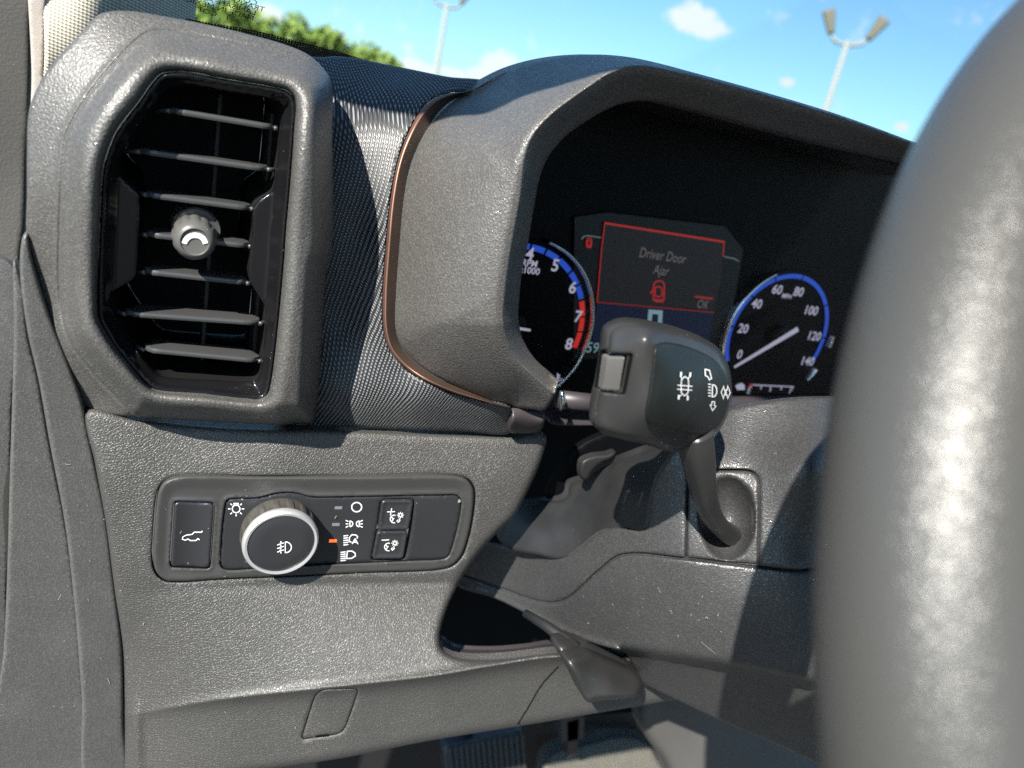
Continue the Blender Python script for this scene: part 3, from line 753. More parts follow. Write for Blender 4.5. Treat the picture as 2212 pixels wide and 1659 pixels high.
# dark structure behind the openings
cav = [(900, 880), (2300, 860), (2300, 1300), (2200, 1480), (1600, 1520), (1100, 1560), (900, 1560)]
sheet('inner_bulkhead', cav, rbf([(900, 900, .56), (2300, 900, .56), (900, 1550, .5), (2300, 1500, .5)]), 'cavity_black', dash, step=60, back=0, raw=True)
sheet('opening_ledge', [(955, 1380), (985, 1398), (1060, 1404), (1140, 1398), (1200, 1390), (1330, 1410), (1330, 1440), (1200, 1430), (1100, 1440), (1000, 1440), (950, 1420)], rbf([(960, 1390, .40), (1200, 1395, .375), (960, 1440, .358), (1200, 1430, .345), (1330, 1400, .38), (1330, 1440, .345)]), 'end_cap_plastic', dash, step=8, back=.004, roll=(4, .002))
for pth, r in (([(1000, 1130, .45), (1180, 1040, .44), (1380, 960, .42)], .004), ([(1010, 1010, .47), (1250, 985, .45), (1480, 930, .43)], .006)):
    pass

# ================================================================== AIR VENT
vent = thing('air_vent', 'tall black air vent with horizontal slats and a grained surround beside the door opening', 'air vent', (.03, .37, -.09))
hs_out = zs(0, 0, [(210, 640), (280, 500), (350, 400), (500, 240), (600, 130), (640, 95), (700, 76), (850, 72), (1100, 112), (1300, 150), (1600, 220), (1850, 290), (1990, 350), (2080, 425), (2145, 520), (2158, 610), (2154, 800), (2152, 1600)]) + \
    zs(0, 1, [(2115, 100), (2080, 700), (2064, 1000), (2050, 1075), (2030, 1095), (1850, 1096), (1400, 1076), (1100, 1060), (870, 1040), (700, 1030), (600, 1012), (560, 990), (530, 945), (440, 700), (300, 350), (200, 0)]) + \
    [(57, 500), (58, 420), (58, 333), (61, 250)]
groove = spline(zs(0, 1, [(870, 1040), (750, 920), (600, 760), (450, 560), (400, 400), (380, 200)]) + zs(0, 0, [(380, 1600), (400, 1100), (430, 860), (490, 740), (600, 570), (750, 390), (900, 240), (960, 205), (1080, 195), (1400, 245), (1700, 310), (1950, 370), (2060, 430), (2140, 520), (2158, 620)]), 8, False)
gpoly = np.vstack([groove, np.array(zs(0, 0, [(2300, 700)])+zs(0, 1, [(2300, 1200), (1400, 1200)]))])
bez = zs(0, 0, [(1040, 478), (1100, 462), (1200, 462), (1500, 515), (1780, 562), (1860, 585), (1905, 625), (1922, 690), (1915, 850), (1885, 1250), (1862, 1500)]) + \
    zs(0, 1, [(1848, 50), (1795, 600), (1760, 850), (1740, 915), (1690, 945), (1600, 942), (1300, 908), (1060, 888), (990, 870), (930, 825), (860, 750), (740, 600), (660, 470), (635, 410), (627, 300), (630, 100)]) + \
    zs(0, 0, [(640, 1500), (662, 1100), (685, 1010), (740, 870), (800, 780), (900, 655), (980, 540)])
fh = rbf([(60, 300, .384), (230, 40, .395), (450, 60, .400), (650, 110, .400), (60, 500, .384), (110, 660, .386), (190, 870, .390), (300, 250, .368), (640, 250, .368), (220, 500, .366), (640, 500, .366), (300, 800, .366), (600, 850, .366),
          (140, 400, .372), (250, 150, .378), (450, 100, .388), (650, 150, .386), (690, 500, .370), (680, 850, .370), (480, 890, .370), (160, 720, .376), (260, 860, .378)])
def houseY(q, D):
    Y = fh(q); dg_ = seg_dist(q, groove, False); inb = inside(q, gpoly)
    Y = Y+np.where(inb, .0, .0050)*np.clip(dg_/6., 0, 1)+.0042*np.exp(-(dg_/2.4)**2)-.0012*np.exp(-((dg_-7)/3.)**2)
    # the ring swells between the groove and the vent mouth
    dh = D[1]; s = np.where(inb, np.clip(np.minimum(dg_, D[0])/50., 0, 1), 0)
    Y = Y-.0100*(s*s*(3-2*s))*np.where(inb, 1, 0)
    edge = D[0]; right = np.clip((q[:, 0]-600)/40, 0, 1)
    Y = Y+right*rollf(edge, 46., .030)*np.clip((q[:, 1]-110)/70, 0, 1)
    bot = np.clip((q[:, 1]-840)/30, 0, 1)*np.clip((q[:, 0]-270)/60, 0, 1); Y = Y+bot*rollf(edge, 20., .014)
    return Y
house = sheet('surround', hs_out, houseY, 'housing_plastic', vent, holes=[bez], step=7, back=.014, roll=(5, .003), hroll=(32, .0105), hback=.004, feat=[groove])
VOUT = [zv(*p) for p in [(392, 108), (420, 100), (640, 132), (830, 166), (858, 180), (866, 215), (858, 330), (836, 540), (820, 575), (760, 622), (742, 648), (735, 760), (718, 940), (724, 980), (780, 1070), (797, 1108), (796, 1160), (772, 1395), (758, 1422), (720, 1430), (540, 1424), (350, 1412),
                         (318, 1402), (290, 1380), (240, 1320), (165, 1215), (115, 1120), (100, 1060), (112, 1030), (195, 975), (212, 950), (218, 900), (228, 620), (222, 585), (150, 515), (128, 480), (135, 440), (200, 330), (300, 185), (350, 122)]]
bz = [tuple(p) for p in spline(bez, 8)]
bzc = np.array(bz); ctr = bzc.mean(0)
bz_in = [tuple(ctr+(p-ctr)*.995) for p in bzc]
def bezelY(q, D):
    d0, d1 = D[0], D[1]; t_ = np.clip(d0/(d0+d1+1e-6), 0, 1)
    Y = .3725+.007*np.clip((d0-9)/28, 0, 1)
    Y = Y-.0018*np.exp(-((d0-7)/4.5)**2)
    return Y
sheet('bezel', bz_in, bezelY, 'piano_black', vent, holes=[VOUT], step=6, back=.006, roll=(3, .001), hroll=(4, .0015), hback=.075, hmat='duct_black', raw=False)
# back wall of the duct
q = np.array(VOUT); W = onYv(q, np.full(len(q), .38)); W[:, 1] = .454
mesh_from('duct_back', list(W), [tuple(range(len(W)))], 'duct_black', vent)
# upright vanes
for x0, x1, ya, yb in ((477, 434, 205, 822), (590, 545, 245, 822)):
    a = onY(x0, ya, .408); b_ = onY(x1, yb, .408)
    xm0, xm1 = a[0], b_[0]
    V = [(xm0-.0011, .408, a[2]), (xm0+.0009, .408, a[2]), (xm0+.0009, .432, a[2]), (xm0-.0007, .432, a[2]), (xm1-.0011, .408, b_[2]), (xm1+.0009, .408, b_[2]), (xm1+.0009, .432, b_[2]), (xm1-.0007, .432, b_[2])]
    bevelled('vane', V, BOXF, 'vane_plastic', .0003, vent, 1)
# slats
def slat(l, r, inset=.12, depth=.0170, Y=.3785, pl=None, pr=None, nose=.0):
    a = onY(*l, Y); b_ = onY(*r, Y); n = 14; V = []; Fc = []; w_ = b_-a
    th = .00115
    for i in range(n+1):
        s = i/n; p = a+w_*s
        e = min(s, 1-s); f0 = .0035*(1-min(1, e/.06))**2
        dd = depth*(1-max(0, 1-e/inset)**2*.75)
        for (yo, z_) in ((f0, th*.2), (f0+.0004, th), (f0+.003, th*1.15), (dd, th*.6), (dd, -th*.6), (f0+.003, -th*1.15), (f0+.0004, -th), (f0, -th*.2)):
            V.append((p[0], p[1]+yo, p[2]+z_))
    for i in range(n):
        for k_ in range(8): Fc.append((i*8+k_, i*8+(k_+1) % 8, (i+1)*8+(k_+1) % 8, (i+1)*8+k_))
    Fc += [tuple(range(8)), tuple(n*8+k_ for k_ in range(8))]
    o = mesh_from('slat', V, Fc, 'slat_black', vent, None, True); o.data.set_sharp_from_angle(angle=math.radians(50)); return o
SL = [((368, 212), (838, 290), (300, 212), (858, 303)), ((232, 396), (805, 478), (150, 395), (848, 478)), ((258, 592), (730, 655), (222, 580), (750, 655)), ((262, 772), (722, 824), (215, 765), (740, 824)),
      ((252, 940), (712, 990), (212, 935), (735, 990)), ((165, 1130), (770, 1172), (112, 1110), (800, 1160)), ((250, 1292), (768, 1342), (190, 1262), (785, 1325))]
for i, (l, r, pl, pr) in enumerate(SL):
    s_ = slat(zv(*l), zv(*r))
    for e, p in ((l, pl), (r, pr)):
        A = onY(*zv(*e), .3815); B = onY(*zv(*p), .388)
        sweep('pivot', [A, A*.6+B*.4, B], [.0012, .0009, .0012], 'slat_black', s_, 8)
# lower ledge inside the mouth
sheet('mouth_ledge', [zv(*p) for p in [(290, 1388), (320, 1372), (360, 1392), (400, 1402), (560, 1414), (700, 1425), (764, 1410), (762, 1432), (700, 1440), (540, 1432), (350, 1420), (300, 1408)]], rbf([(330, 798, .396), (550, 815, .396), (330, 818, .383), (550, 828, .383), (450, 806, .396)]), 'vane_plastic', vent, step=5, back=.003)
# knob on the middle slat
kc = onY(421, 523, .366); kr = onY(472, 523, .366)[0]-kc[0]
def kn(a, k_):
    u = (a*12/(2*math.pi)) % 1; dip = math.exp(-((u-.5)/.2)**2)
    return 1-(.10*dip if k_ in (2, 3) else (.05*dip if k_ == 1 else 0))
hub = lathe('knob_hub', kc[0]+.001, kc[2]+.002, [(.0095, .385), (.0105, .384), (.0115, .396), (.0115, .41)], 'slat_black', vent)
knob = lathe('vent_knob', kc[0], kc[2], [(kr*.86, .384), (kr*.98, .3815), (kr, .378), (kr*.99, .3745), (kr*.93, .3705), (kr*.82, .3675), (kr*.68, .3662), (kr*.62, .3660), (kr*.58, .3668), (kr*.3, .367), (.0002, .367)], 'knob_plastic', vent, 96, kn)
strokes('open_mark', [circle(421, 529, 23, 21, 188, 352, 20)], 11, .3667, 'ink_white', knob, .0003)

# ================================================================== LIGHT SWITCH PANEL
lp = thing('light_switch_panel', 'satin black light switch panel with a chrome-ringed rotary knob below the air vent', 'switch panel', (.09, .38, -.24))
PY = .3805
plate = [zp(*p) for p in [(530, 205), (548, 182), (590, 174), (720, 172), (780, 160), (840, 145), (920, 137), (990, 145), (1040, 160), (1090, 166), (1400, 162), (1900, 153), (1970, 155), (1998, 178), (2002, 215), (1985, 330), (1960, 430),
                          (1938, 505), (1920, 540), (1885, 556), (1700, 566), (1400, 580), (1000, 600), (700, 618), (540, 622), (508, 608), (498, 580), (502, 450), (515, 300)]]
tgb = [zp(*p) for p in rquad([(212, 192), (470, 200), (440, 616), (186, 606)], [26, 28, 22, 22])]
pbn = np.array(spline(PANEL, 4)); pc = pbn.mean(0); pb_in = pc+(pbn-pc)*np.array([.991, .985])
def frameY(q, D):
    d = D[0]; return PY-.0006+.0012*np.clip((d-6)/22., 0, 1)-.0010*np.exp(-(D[1]/5.)**2)-.0010*np.exp(-(D[2]/5.)**2)
fp = sheet('bezel', pb_in, frameY, 'switch_plastic', lp, holes=[plate, tgb], step=6, back=.008, roll=(5, .0018), hroll=(3, .0010), hback=.005, hmat='seam_black')
pl_ = np.array(spline(plate, 4)); c0 = pl_.mean(0)
dim_hole = [zp(*p) for p in rquad([(1500, 180), (1712, 180), (1690, 380), (1650, 560), (1436, 562), (1470, 380)], [26, 26, 60, 26, 26, 60])]
FY = PY+.0012
fplate = sheet('face_plate', c0+(pl_-c0)*np.array([.9945, .985]), const(FY), 'plate_satin', lp, holes=[dim_hole], step=7, back=.004, roll=(3, .0008), hroll=(3, .0008), hback=.005, hmat='seam_black')
tq = np.array(tgb); tc_ = tq.mean(0)
def tgY(q, D):
    return PY-.0010+.0022*np.clip(1-((q[:, 0]-tc_[0]+ (q[:, 1]-tc_[1])*.07)/44.)**2, 0, 1)*.9
tb = sheet('tailgate_button', tc_+(tq-tc_)*np.array([.95, .972]), tgY, 'button_satin', lp, step=5, back=.005, roll=(4, .0018), raw=True)
W1 = 2.0
strokes('open_tailgate_icon', [[zp(*p) for p in [(390, 380), (384, 388), (340, 388), (325, 402), (290, 406), (268, 418), (266, 432), (284, 438), (300, 430), (316, 440), (350, 440), (362, 428), (372, 436)]]], W1, 0, 'ink_white', tb, .0003, Yf=lambda q: tgY(q, None))
# rotary switch
a = onY(*zp(640, 472), .3665); b_ = onY(*zp(1116, 472), .3665); kx = (a[0]+b_[0])/2; KR = (b_[0]-a[0])/2; kz = onY(*zp(888, 468), .3665)[2]
def kn2(a_, k_):
    u = (a_*16/(2*math.pi)) % 1; return 1-.035*(1/(1+math.exp(-(abs(u-.5)-.22)*60))) if k_ in (2, 3, 4) else 1
rk = lathe('rotary_knob', kx, kz, [(KR*1.0, FY+.002), (KR*1.02, FY-.002), (KR*1.03, FY-.0035), (KR*1.02, FY-.006), (KR*1.0, FY-.0092), (KR*.98, FY-.0098)], 'knurl_plastic', lp, 256, kn2)
lathe('chrome_ring', kx, kz, [(KR*.97, FY-.0090), (KR*1.0, FY-.0105), (KR*1.005, FY-.0118), (KR*.985, FY-.0138), (KR*.94, FY-.0147), (KR*.88, FY-.0145), (KR*.872, FY-.0122)], 'satin_chrome', rk, 96, cap=False)
cp = lathe('knob_cap', kx, kz, [(KR*.868, FY-.0120), (KR*.868, FY-.0138), (KR*.85, FY-.0140), (KR*.5, FY-.0139), (.0002, FY-.0139)], 'plate_satin', rk, 96)
def fog(cx, cy, s, lines=3):
    out = [[zp(cx+8*s, cy-34*s), zp(cx+8*s, cy+34*s)]+[zp(cx+8*s+38*s*math.cos(a_), cy+34*s*math.sin(a_)) for a_ in np.linspace(math.pi/2, -math.pi/2, 12)]+[zp(cx+8*s, cy-34*s)]]
    for k_ in (-1, 0, 1): out.append([zp(cx-42*s, cy+k_*22*s+8*s), zp(cx-2*s, cy+k_*22*s-6*s)])
    out.append([zp(cx-18*s, cy-38*s), zp(cx-24*s, cy-18*s), zp(cx-16*s, cy), zp(cx-24*s, cy+18*s), zp(cx-18*s, cy+38*s)])
    return out
strokes('fog_lamp_icon', fog(898, 482, 1.0), W1, FY-.0142, 'ink_white', cp, .0002)
# marks
def sunny(cx, cy, s, notch=True):
    out = [[zp(*p) for p in circle(cx, cy, 24*s, 24*s, 0, 360, 20)]]
    for k_ in range(8):
        a_ = k_*math.pi/4
        if notch and k_ == 6: continue
        out.append([zp(cx+35*s*math.cos(a_), cy+33*s*math.sin(a_)), zp(cx+50*s*math.cos(a_), cy+46*s*math.sin(a_))])
    if notch: out.append([zp(cx-11*s, cy-22*s), zp(cx-13*s, cy-34*s), zp(cx+13*s, cy-34*s), zp(cx+11*s, cy-22*s)])
    return out
strokes('lamp_icon', sunny(600, 243, 1), 2.0, FY, 'ink_white', fplate)
strokes('off_icon', [[zp(*p) for p in circle(1350, 232, 31, 29)]], 2.2, FY, 'ink_white', fplate)
def dee(cx, cy, s, flip=1, h=22, wv=26):
    return [zp(cx, cy-h*s), zp(cx, cy+h*s)]+[zp(cx+flip*wv*s*math.cos(a_), cy+h*s*math.sin(a_)) for a_ in np.linspace(math.pi/2, -math.pi/2, 10)]+[zp(cx, cy-h*s)]
sl_ = [dee(1308, 336, .9, 1, 20, 20), dee(1366, 336, .9, -1, 20, 20)]
for k_, dy in ((-1, -14), (0, 0), (1, 14)):
    sl_.append([zp(1298, 336+k_*14), zp(1282, 336+k_*22)]); sl_.append([zp(1372, 336+k_*14), zp(1388, 336+k_*22)])
strokes('side_lamp_icon', sl_, 1.9, FY, 'ink_white', fplate)
hb = [[zp(1268, 412+i*14), zp(1298, 408+i*14)] for i in range(5)]
hb.append([zp(1352, 428), zp(1356, 415), zp(1345, 405), zp(1320, 404), zp(1306, 420), zp(1303, 446), zp(1318, 450)])
hb += [[zp(1322, 460), zp(1340, 430), zp(1358, 462)], [zp(1329, 450), zp(1351, 450)]]
strokes('auto_headlamp_icon', hb, 2.0, FY, 'ink_white', fplate)
hb = [[zp(1250, 514+i*13), zp(1282, 510+i*13)] for i in range(5)]
hb.append([zp(1292, 506), zp(1288, 552), zp(1320, 550), zp(1342, 536), zp(1340, 518), zp(1322, 506), zp(1292, 506)])
strokes('headlamp_icon', hb, 2.0, FY, 'ink_white', fplate)
for (x, y), mm in (((1237, 236), 'ink_dim'), ((1221, 340), 'ink_dim'), ((1203, 442), 'lamp_orange'), ((1188, 540), 'button_satin')):
    patch('mode_light', [zp(*p) for p in [(x-22, y-9), (x+24, y-9), (x+21, y+9), (x-25, y+9)]], FY, mm, fplate, label='lit orange mode light' if mm == 'lamp_orange' else None)
# dimmer rocker
def dimicon(cx, cy, s=1.0):
    out = sunny(cx+38*s, cy-10*s, .42, False)
    out.append([zp(cx-2+24*s*math.cos(a_), cy+14+24*s*math.sin(a_)) for a_ in np.linspace(math.radians(75), math.radians(290), 12)])
    out.append([zp(cx-18, cy+30), zp(cx-2, cy+8)]); out.append([zp(cx-18, cy+2), zp(cx-10, cy+12)])
    out.append([zp(cx+20, cy+36), zp(cx+34, cy+24), zp(cx+30, cy+10)]); out.append([zp(cx+14, cy+30), zp(cx+24, cy+18)])
    return out
for nm, qd, ic, lab in (('brighter', [(1508, 190), (1704, 190), (1672, 372), (1484, 374)], (1585, 292), 'button marked with a plus sign'), ('dimmer', [(1480, 384), (1668, 382), (1640, 552), (1446, 554)], (1550, 466), 'button marked with a minus sign')):
    qq = [zp(*p) for p in rquad(qd, 20)]
    qa = np.array(qq).mean(0)
    ob = sheet('dimmer_button', qq, (lambda qa: (lambda q, D: FY-.0016+.0012*np.clip(D[0]/9., 0, 1)))(qa), 'button_satin', lp, step=4, back=.004, roll=(3, .0012), raw=True, label=lab)
    ln = dimicon(*ic)
    if nm == 'brighter': ln += [[zp(1540, 262), zp(1588, 260)], [zp(1568, 240), zp(1560, 284)]]
    else: ln += [[zp(1506, 438), zp(1552, 436)]]
    strokes('dimmer_icon', ln, 1.7, FY-.0005, 'ink_white', ob, .0003)
# small chip in the paint at the plate's corner
patch('paint_chip', [zp(1980, 190), zp(1992, 182), zp(1998, 196), zp(1988, 206), zp(1980, 202)], FY-.001, 'lamp_pole_paint', fplate)

# ================================================================== INSTRUMENT CLUSTER
ic = thing('instrument_cluster', 'dark instrument cluster with a tachometer, a speedometer and a message screen under the hood', 'instrument cluster', (.38, .5, -.15))
CYY = .50
q = np.array([(1060, 240), (1240, 180), (1400, 225), (1640, 285), (2080, 395), (2300, 470), (2300, 950), (950, 950), (1000, 500)]); W = onYv(q, np.full(9, CYY+.004))
mesh_from('dial_face', list(W), [tuple(range(9))], 'dial_black', ic)
def ring(name, c, r0, r1, Y, a0, a1, mat, parent, n=64, dy=0.):
    V = []; Fc = []
    for i in range(n+1):
        a_ = math.radians(a0+(a1-a0)*i/n)
        for r in (r0, r1): V.append((c[0]+r*math.cos(a_), Y+(dy if r == r1 else 0), c[1]+r*math.sin(a_)))
    Fc = [(2*i, 2*i+1, 2*i+3, 2*i+2) for i in range(n)]
    return mesh_from(name, V, Fc, mat, parent)
def gauge(name, c, R, arcs, ticks, needle, lab, chrome):
    g_ = mesh_from(name, [(c[0]+R*1.05*math.cos(k_*math.pi/32), CYY+.002, c[1]+R*1.05*math.sin(k_*math.pi/32)) for k_ in range(64)], [tuple(range(64))], 'dial_black', ic, lab)
    for (a0, a1, mm) in arcs: ring('scale_arc', c, R*.93, R*1.0, CYY+.0005, a0, a1, mm, g_)
    for (s, px, py, size) in ticks:
        p = onY(px, py, CYY); text('dial_number', s, (p[0], CYY, p[2]), size, 'dial_white', g_, bold=.02)
    a_, l0, l1 = needle
    d = np.array([math.cos(math.radians(a_)), 0, math.sin(math.radians(a_))]); n_ = np.array([-d[2], 0, d[0]])
    o_ = np.array([c[0], CYY-.006, c[1]])
    mesh_from('needle', [o_+d*l0*R-n_*.0022, o_+d*l1*R-n_*.0008, o_+d*l1*R+n_*.0008, o_+d*l0*R+n_*.0022, o_+d*l0*R+np.array([0, .0015, 0])-n_*.002, o_+d*l1*R+np.array([0, .0015, 0])-n_*.0006, o_+d*l1*R+np.array([0, .0015, 0])+n_*.0006, o_+d*l0*R+np.array([0, .0015, 0])+n_*.002], BOXF, 'dial_white', g_)
    lathe('needle_hub', c[0], c[1], [(.0105, CYY+.001), (.0105, CYY-.0035), (.009, CYY-.0045), (.0002, CYY-.0045)], 'dial_black', g_, 40)
    for (a0, a1) in chrome:
        n = 40; V = []; Fc = []
        prof = [(1.055, .002), (1.062, -.003), (1.085, -.0055), (1.105, -.003), (1.112, .003)]
        for i in range(n+1):
            aa = math.radians(a0+(a1-a0)*i/n)
            for (rr_, yy) in prof: V.append((c[0]+R*rr_*math.cos(aa), CYY+yy, c[1]+R*rr_*math.sin(aa)))
        m_ = len(prof)
        for i in range(n):
            for k_ in range(m_-1): Fc.append((i*m_+k_, (i+1)*m_+k_, (i+1)*m_+k_+1, i*m_+k_+1))
        mesh_from('chrome_ring', V, Fc, 'chrome', g_, None, True)
    return g_
tc1 = (.2435, -.1405)
def ang(c, px, py):
    p = onY(px, py, CYY); return math.degrees(math.atan2(p[2]-c[1], p[0]-c[0]))
segs = [zc(118, 260), zc(152, 272), zc(252, 300), zc(338, 352), zc(412, 440), zc(462, 525), zc(495, 618)]
aa = [ang(tc1, *s) for s in segs]
arcs = [(aa[0]+30, aa[1]+.8, 'arc_blue')]+[(aa[i]-.8, aa[i+1]+.8, 'arc_blue') for i in range(1, len(aa)-1)]
rsegs = [zc(495, 625), zc(500, 735), zc(485, 835), zc(442, 945)]; ra = [ang(tc1, *s) for s in rsegs]
arcs += [(ra[i]-.4, ra[i+1]+.8, 'arc_red') for i in range(3)]
ticks = [('4', *zc(142, 332), .013), ('5', *zc(306, 405), .013), ('6', *zc(418, 548), .013), ('7', *zc(452, 735), .013), ('8', *zc(394, 912), .013), ('RPM', *zc(140, 390), .0070), ('x1000', *zc(138, 436), .0070)]
needle_tip = onY(*zc(185, 755), CYY-.006); na = ang(tc1, *zc(185, 755))
ta = gauge('tachometer', tc1, .0628, arcs, ticks, (-3, -.95, .22), 'round tachometer with a red band from seven to eight', [(78, -52)])
tc2 = (.508, -.127)
a1_, a2_ = ang(tc2, *zc(1452, 1010)), ang(tc2, *zc(1995, 1052))
if a1_ < 0: a1_ += 360
bl = [(a1_, ang(tc2, *zc(1478, 800))+1 if ang(tc2, *zc(1478, 800)) > 0 else 181, 'arc_blue')]
cuts = [a1_]+[(x if x > -60 else x+360) for x in (ang(tc2, *zc(1462, 800)), ang(tc2, *zc(1580, 605)), ang(tc2, *zc(1730, 500)), ang(tc2, *zc(1890, 515)), ang(tc2, *zc(2010, 690)), ang(tc2, *zc(2035, 870)))]+[a2_]
bl = [(cuts[i]-.7, cuts[i+1]+.7, 'arc_blue') for i in range(len(cuts)-1)]
ticks2 = [('0', *zc(1495, 978), .0115), ('20', *zc(1518, 812), .0115), ('40', *zc(1606, 652), .0115), ('60', *zc(1738, 560), .0115), ('80', *zc(1876, 575), .0115), ('100', *zc(1955, 695), .0115), ('120', *zc(1975, 860), .0115), ('140', *zc(1932, 1022), .0115), ('MPH', *zc(1800, 602), .0058)]
gn = ang(tc2, *zc(1480, 1018))
sp_ = gauge('speedometer', tc2, .0575, bl, ticks2, (gn if gn > 0 else gn+360, -.30, .93), 'round speedometer with a blue rim, its needle at zero', [(118, 222), (-38, -26), (-4, 6)])
# clear lens raked over the dials
m = MATS['windshield_glass'].copy(); m.name = 'lens_glass'; MATS['lens_glass'] = m
for n_ in m.node_tree.nodes:
    if n_.type == 'BSDF_TRANSPARENT': n_.inputs[0].default_value = (.97, .97, .98, 1)
    if n_.type == 'BSDF_GLOSSY': n_.inputs['Roughness'].default_value = .05
    if n_.type == 'MATH': n_.inputs[1].default_value = .022
q = np.array([(1100, 300), (1240, 215), (1400, 222), (1640, 280), (2000, 372), (2200, 440), (2200, 850), (1210, 850), (1060, 720)], float)
W = onYv(q, np.interp(q[:, 1], [215, 850], [.405, .455])+np.interp(q[:, 0], [1100, 2200], [0., -.02]))
mesh_from('lens', list(W), [tuple(range(len(W)))], 'lens_glass', ic)
# message screen
scr = patch('message_screen', [zc(*p) for p in [(625, 125), (1395, 248), (1372, 500), (1330, 690), (575, 640)]], CYY, 'screen_gray', ic, 0)
patch('lower_screen', [zc(575, 648), zc(1328, 700), zc(1290, 960), zc(540, 920)], CYY, 'screen_blue', scr, -.0002)
patch('screen_surround', [zc(430, 90), zc(640, 60), zc(1400, 150), zc(1520, 300), zc(1400, 950), zc(420, 1010)], CYY, 'screen_teal', scr, -.0012)
for ln in ([zc(575, 640), zc(605, 290), zc(625, 128)], [zc(1395, 248), zc(1388, 345)]): strokes('warning_frame', [ln], 2.2, CYY, 'screen_red', scr, .0002)
strokes('warning_frame', [[zc(622, 128), zc(1398, 250)]], 4.6, CYY, 'screen_red', scr, .0003)
strokes('warning_frame', [[zc(575, 640), zc(1060, 680), zc(1330, 705)]], 1.4, CYY, 'screen_red', scr, .0002)
for ln in ([zc(475, 232), zc(490, 214), zc(515, 210), zc(600, 222)], [zc(1395, 345), zc(1460, 358), zc(1490, 375)]): strokes('status_outline', [ln], 2.6, CYY, 'outline_gray', scr, .0002)
for s, (x, y), sz in (('Driver Door', (1002, 342), .0112), ('Ajar', (990, 436), .0112), ('OK', (1258, 656), .0105)):
    p = onY(*zc(x, y), CYY-.0004); text('message_text', s, p, sz, 'screen_text', scr, xs=.78)
patch('ok_bar', [zc(1205, 597), zc(1322, 612), zc(1322, 622), zc(1205, 607)], CYY, 'screen_red', scr, .0003)
def car_icon(cx, cy, s, door=True):
    out = [[zc(cx+x*s, cy+y*s) for x, y in [(-22, -50), (-8, -66), (22, -70), (38, -58), (44, -40), (40, 45), (32, 62), (-10, 60), (-26, 48), (-28, 0), (-22, -50)]],
           [zc(cx+x*s, cy+y*s) for x, y in [(-18, -24), (4, -34), (28, -24)]], [zc(cx+x*s, cy+y*s) for x, y in [(-20, 22), (6, 32), (30, 24)]],
           [zc(cx+x*s, cy+y*s) for x, y in [(-16, -20), (-16, 20)]], [zc(cx+x*s, cy+y*s) for x, y in [(28, -20), (30, 20)]], [zc(cx+x*s, cy+y*s) for x, y in [(-18, 46), (6, 54), (30, 48)]]]
    if door: out.append([zc(cx+x*s, cy+y*s) for x, y in [(-24, -18), (-44, 4), (-38, 10)]])
    return out
strokes('door_ajar_icon', car_icon(965, 572, 1.02), 3.0, CYY, 'screen_red', scr, .0004)
strokes('door_ajar_icon', car_icon(520, 258, .45, False), 2.6, CYY, 'screen_red', scr, .0004)
strokes('gear_digit', [[zc(920, 700), zc(985, 705), zc(975, 860), zc(905, 850), zc(920, 700)]], 9, CYY, 'digit_cyan', scr, .0004)
p = onY(*zc(545, 936), CYY-.0004); text('odometer_text', '5994', p, .0125, 'digit_cyan', scr, align='LEFT')
bpy.data.objects['odometer_text'].data.transform(Matrix.Translation((-.006, 0, 0)))
# fuel gauge and temperature mark
fg = strokes('fuel_scale', [[zc(1568, 1172), zc(1845, 1185)], [zc(1635, 1180), zc(1632, 1200)], [zc(1695, 1185), zc(1692, 1215)], [zc(1765, 1185), zc(1762, 1205)], [zc(1568, 1172), zc(1566, 1190)]], 2.4, CYY, 'dial_white', ic, .0002)
for s, x, y in (('E', 1556, 1210), ('F', 1826, 1212)):
    p = onY(*zc(x, y), CYY-.0003); text('fuel_letter', s, p, .009, 'dial_white', fg)
patch('fuel_pump_icon', [zc(1468, 1180), zc(1480, 1168), zc(1510, 1160), zc(1528, 1175), zc(1528, 1205), zc(1480, 1205)], CYY, 'dial_white', fg, .0003)
patch('low_fuel_mark', [zc(1558, 1165), zc(1580, 1166), zc(1578, 1182), zc(1556, 1182)], CYY, 'screen_red', fg, .0003)
strokes('temperature_icon', [[zc(322, 1098), zc(320, 1150)], [zc(322, 1112), zc(336, 1112)], [zc(322, 1126), zc(336, 1126)], [zc(306, 1152), zc(345, 1154)]], 3, CYY, 'dial_white', ic, .0002)
# trim bar along the bottom of the cluster
pth = [onY(1206, 862, .42), onY(1300, 872, .425), onY(1450, 878, .435), onY(1600, 872, .445), onY(1750, 868, .455), onY(2000, 860, .47)]
sweep('lower_trim_bar', pth, [.0062]*6, 'cluster_trim', ic, 20)
sweep('trim_bar_tip', [onY(1213, 843, .405), onY(1217, 864, .404), onY(1211, 886, .404)], [.0012, .0022, .0012], 'chrome', ic, 12)
sheet('cluster_ledge', [(1195, 885), (1300, 888), (1500, 890), (1800, 880), (2100, 880), (2100, 925), (1800, 925), (1500, 935), (1300, 920), (1185, 912)], rbf([(1200, 890, .43), (1200, 915, .42), (2100, 885, .48), (2100, 920, .46), (1500, 890, .45), (1500, 930, .43)]), 'end_cap_plastic', ic, step=10, back=.01, roll=(5, .003))

